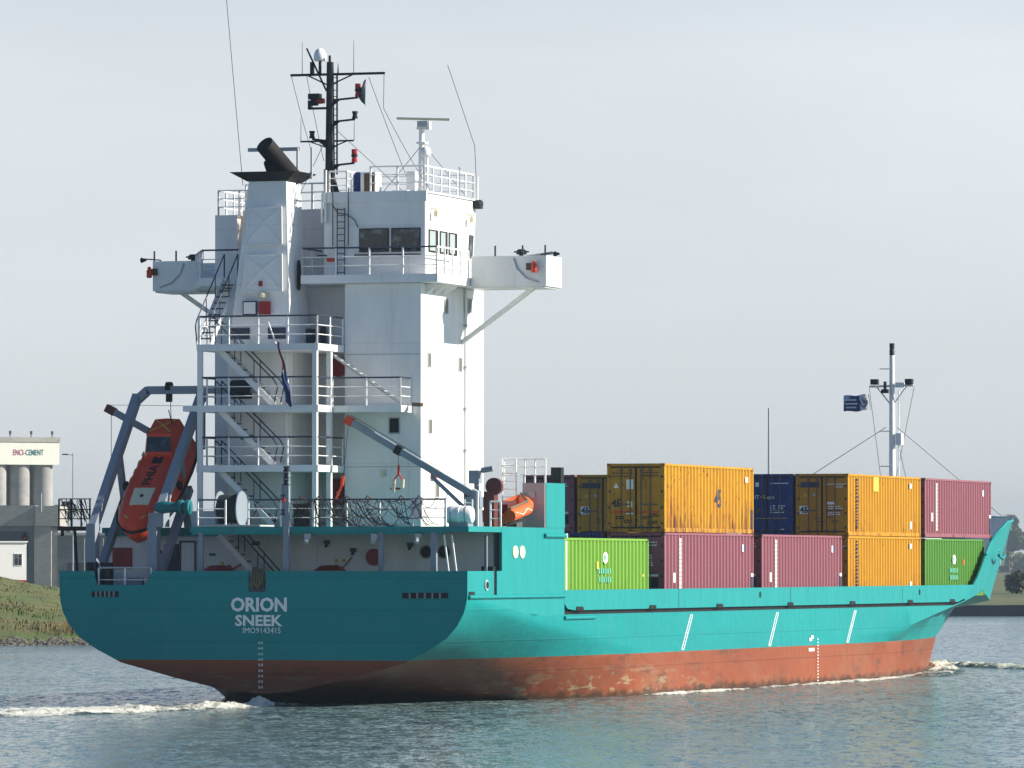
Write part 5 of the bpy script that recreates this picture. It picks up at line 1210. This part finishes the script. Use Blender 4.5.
# lifebuoys with lights on the bridge wings
for i, (y, lab) in enumerate(((-7.55, 'orange lifebuoy light on the right hand bridge wing'), (8.1, 'orange lifebuoy light on the left hand bridge wing end'))):
    lb = tag(empty('lifebuoy_light', (9.58, y, 16.55)), lab, 'lifebuoy light', 'lifebuoy lights on the bridge wings')
    MB().lathe([(.08, -.2), (.11, -.16), (.11, .08), (.07, .13), (.07, .21), (.03, .24)], (0, 0, 0), 'z', 12).build('float', M['ored'], lb, 40)
    MB().box(.0, .12, .08 if y < 0 else -.3, .32 if y < 0 else -.08, -.1, .16).build('bracket', M['wood'], lb)
# flags
def cloth(pts_fn, nu, nv): 
    vs = [pts_fn(i/nu, j/nv) for i in range(nu+1) for j in range(nv+1)]
    n = nv+1; fs = [(i*n+j, (i+1)*n+j, (i+1)*n+j+1, i*n+j+1) for i in range(nu) for j in range(nv)]
    return vs, fs
def flag(name, label, fn, nu, nv, mats, pick):
    vs, fs = cloth(fn, nu, nv); mb = MB()
    mb.v = [tuple(v) for v in vs]; mb.f = fs
    mb.mi = [pick((k//nv+.5)/nu, (k % nv+.5)/nv) for k in range(len(fs))]
    o = mb.build(name, mats, None, 60); 
    return tag(o, label, 'flag')
M['fblue'] = paint('flag_blue', (.03, .06, .18), .8, .15); M['fwhite'] = paint('flag_white', (.62, .64, .66), .8, .1); M['fred'] = paint('flag_red', (.30, .03, .03), .8, .15); M['fgrey'] = paint('flag_grey', (.20, .21, .22), .85, .3)
f1 = flag('company_flag', 'blue and white company flag flying from the foremast yard', lambda u, v: Vector((95.7-.15*math.sin(u*7), 1.22+u*1.32-.1*v*(1-u), 14.0+.03*math.sin(u*9)-v*.82-.06*u)), 16, 8, [M['fblue'], M['fwhite']], lambda u, v: 1 if u < .37 else 0)
MB().path([(95.5, 1.32, 13.85), (95.5, 1.42, 13.55), (95.48, 1.56, 13.85)], .025, 5).build('flag_emblem', M['fblue'], f1)
MB().path([(95.47, 1.27, 13.7), (95.46, 1.34, 13.42), (95.45, 1.46, 13.34), (95.44, 1.58, 13.45), (95.43, 1.63, 13.7)], .028, 5).build('flag_emblem', M['fblue'], f1)
for z, a, b in ((13.72, 1.85, 2.3), (13.52, 1.8, 2.42), (13.33, 1.85, 2.3)):
    q = MB(); t = a
    while t < b: q.box(95.45, 95.48, t, t+.08, z-.04, z+.04); t += .11
    q.build('flag_lettering', M['fwhite'], f1)
flag('signal_flag', 'grey flag hanging limp from the dark signal mast yard', lambda u, v: Vector((7.45-.1*math.sin(u*5+v*2), -1.52+u*.42*(1-.55*abs(v-.45)*2), 23.72-v*1.1-.28*u+.5*u*v)), 8, 8, [M['fgrey']], lambda u, v: 0)
P(MB().tube((3.1, .55, 13.45), (2.6, .7, 14.3), .03, n=6), 'flag_staff', 'white2')
flag('ensign', 'red white and blue ensign hanging furled down beside the aft stairs', lambda u, v: Vector((2.75-.08*math.sin(v*9+u*8), .33-.42*v+(u-.5)*(.06+.22*v)+.03*math.sin(v*14), 13.55-v*2.35-.1*math.sin(u*6)*v)), 6, 18, [M['fred'], M['fwhite'], M['fblue']], lambda u, v: 0 if v < .42 and u > .3 else (1 if .33 < u < .55 and v < .75 else (2 if v > .5 or u < .4 else 0)))
# mooring rope hung over the transom fairlead
mr = MB()
for k in range(5):
    y = -.05+k*.1; L = random.uniform(.35, .75)
    mr.path([(.1, y, 4.3), (.02, y, 5.05), (-.1, y+.01, 4.9), (-.13, y+.02, 4.9-L), (-.12, y+.06, 4.9-L-.06), (-.11, y+.09, 4.9-L*.8)], .045, 6)
tag(mr.build('mooring_rope', M['rope'], None, 60), 'coil of pale mooring rope hanging over the transom above the name', 'rope')

# ------------------------------------------------------------------ wake
t = NT('wake_foam'); o_ = t.sep('Object')
n1 = t.noise(t.mapv((1, 1, 1)), 2.6, 7, .75, .3); n2 = t.noise(t.mapv((.35, .35, .35), loc=(3, 3, 3)), 1.0, 3)
at = t.n.new('ShaderNodeAttribute'); at.attribute_name = 'foam'
fm = t.ramp(t.math('ADD', n1, t.math('MULTIPLY', at.outputs['Fac'], .5)), .68, .84)
t.base(t.mix(fm, (.06, .095, .095), (.74, .74, .66))); t.link(t.ramp(fm, 0, 1, .08, .75), t.b.inputs['Roughness']); t.b.inputs['IOR'].default_value = 1.333
t.bump(n1, .8, .35); M['foam'] = t.m
def foam_sheet(name, label, fn, nu, nv):
    """fn(u,v) -> (x, y, height, foam amount); edges sink below the water"""
    vs, am = [], []
    for i in range(nu+1):
        for j in range(nv+1):
            x, y, h, f = fn(i/nu, j/nv); e = min(1, min(j, nv-j)/(nv*.3))*min(1, min(i, nu-i)/(nu*.06))
            q = mnoise.fractal(Vector((x*1.1, y*.8, 1.7)), .7, 2.1, 6); g = mnoise.fractal(Vector((x*.22, y*.3, 5.2)), .9, 2.0, 3)
            vs.append((x, y, max(-.3, h*(.34+q*.55+g*.35)*e-.06*(1-e)+.01))); am.append(max(0, f*(e*.8+g*.5)))
    n = nv+1; fs = [(i*n+j, (i+1)*n+j, (i+1)*n+j+1, i*n+j+1) for i in range(nu) for j in range(nv)]
    ob = MB().add(vs, fs).build(name, M['foam'], None, 180)
    a = ob.data.attributes.new('foam', 'FLOAT', 'POINT'); a.data.foreach_set('value', am)
    return tag(ob, label, 'foam', kind='stuff')
WKP = [(2.2, -.9), (-2, .1), (-5.3, .5), (-9, 1.1), (-15, 4.0), (-24, 9.5), (-40, 20)]
def wk(u, v):
    t = u*(len(WKP)-1); k = min(int(t), len(WKP)-2); f = t-k; (x0, y0), (x1, y1) = WKP[k], WKP[k+1]
    x, y = x0+(x1-x0)*f, y0+(y1-y0)*f; w = 5+u*20
    return (x+(v-.5)*w*.95, y+(v-.5)*w*.3-(v-.5)*w*.25, .29-.04*u, 1.1-.2*u)
foam_sheet('wake_foam', 'churned white wake foam trailing from the stern', wk, 460, 110)
foam_sheet('stern_splash', 'small white splash under the middle of the transom', lambda u, v: (-2.4+u*3.4, -1.6+v*4.2, 0.65*math.exp(-((u-.6)**2*30+(v-.42)**2*60))+.12, 1.1), 90, 90)
def bw(u, v):
    x = 101-u*34; y = -plan(x, 50, 100.4, 2.2)-.2-v*(1.3+u*1.0)*1.4+.5; return (x, y, .45*(1-u)+.08, 1.0-.6*u)
foam_sheet('bow_wave', 'white bow wave curling along the starboard bow', bw, 220, 40)
def bw2(u, v):
    x = 103-u*20; y = -.5-u*13+(v-.5)*3.0; return (x, y, .34*(1-u*.4), .85-.5*u)
foam_sheet('bow_wave', 'diverging bow wave crest running out from the bow', bw2, 260, 40)

def wash(u, v):
    x = 96-u*78; y = -(plan(x, 50, 100.4, 2.2) if x > 50 else 8.0)-.02-v*.9+.15; return (x, y, .11, .95)
foam_sheet('hull_wash', 'thin line of white wash along the starboard waterline', wash, 520, 14)
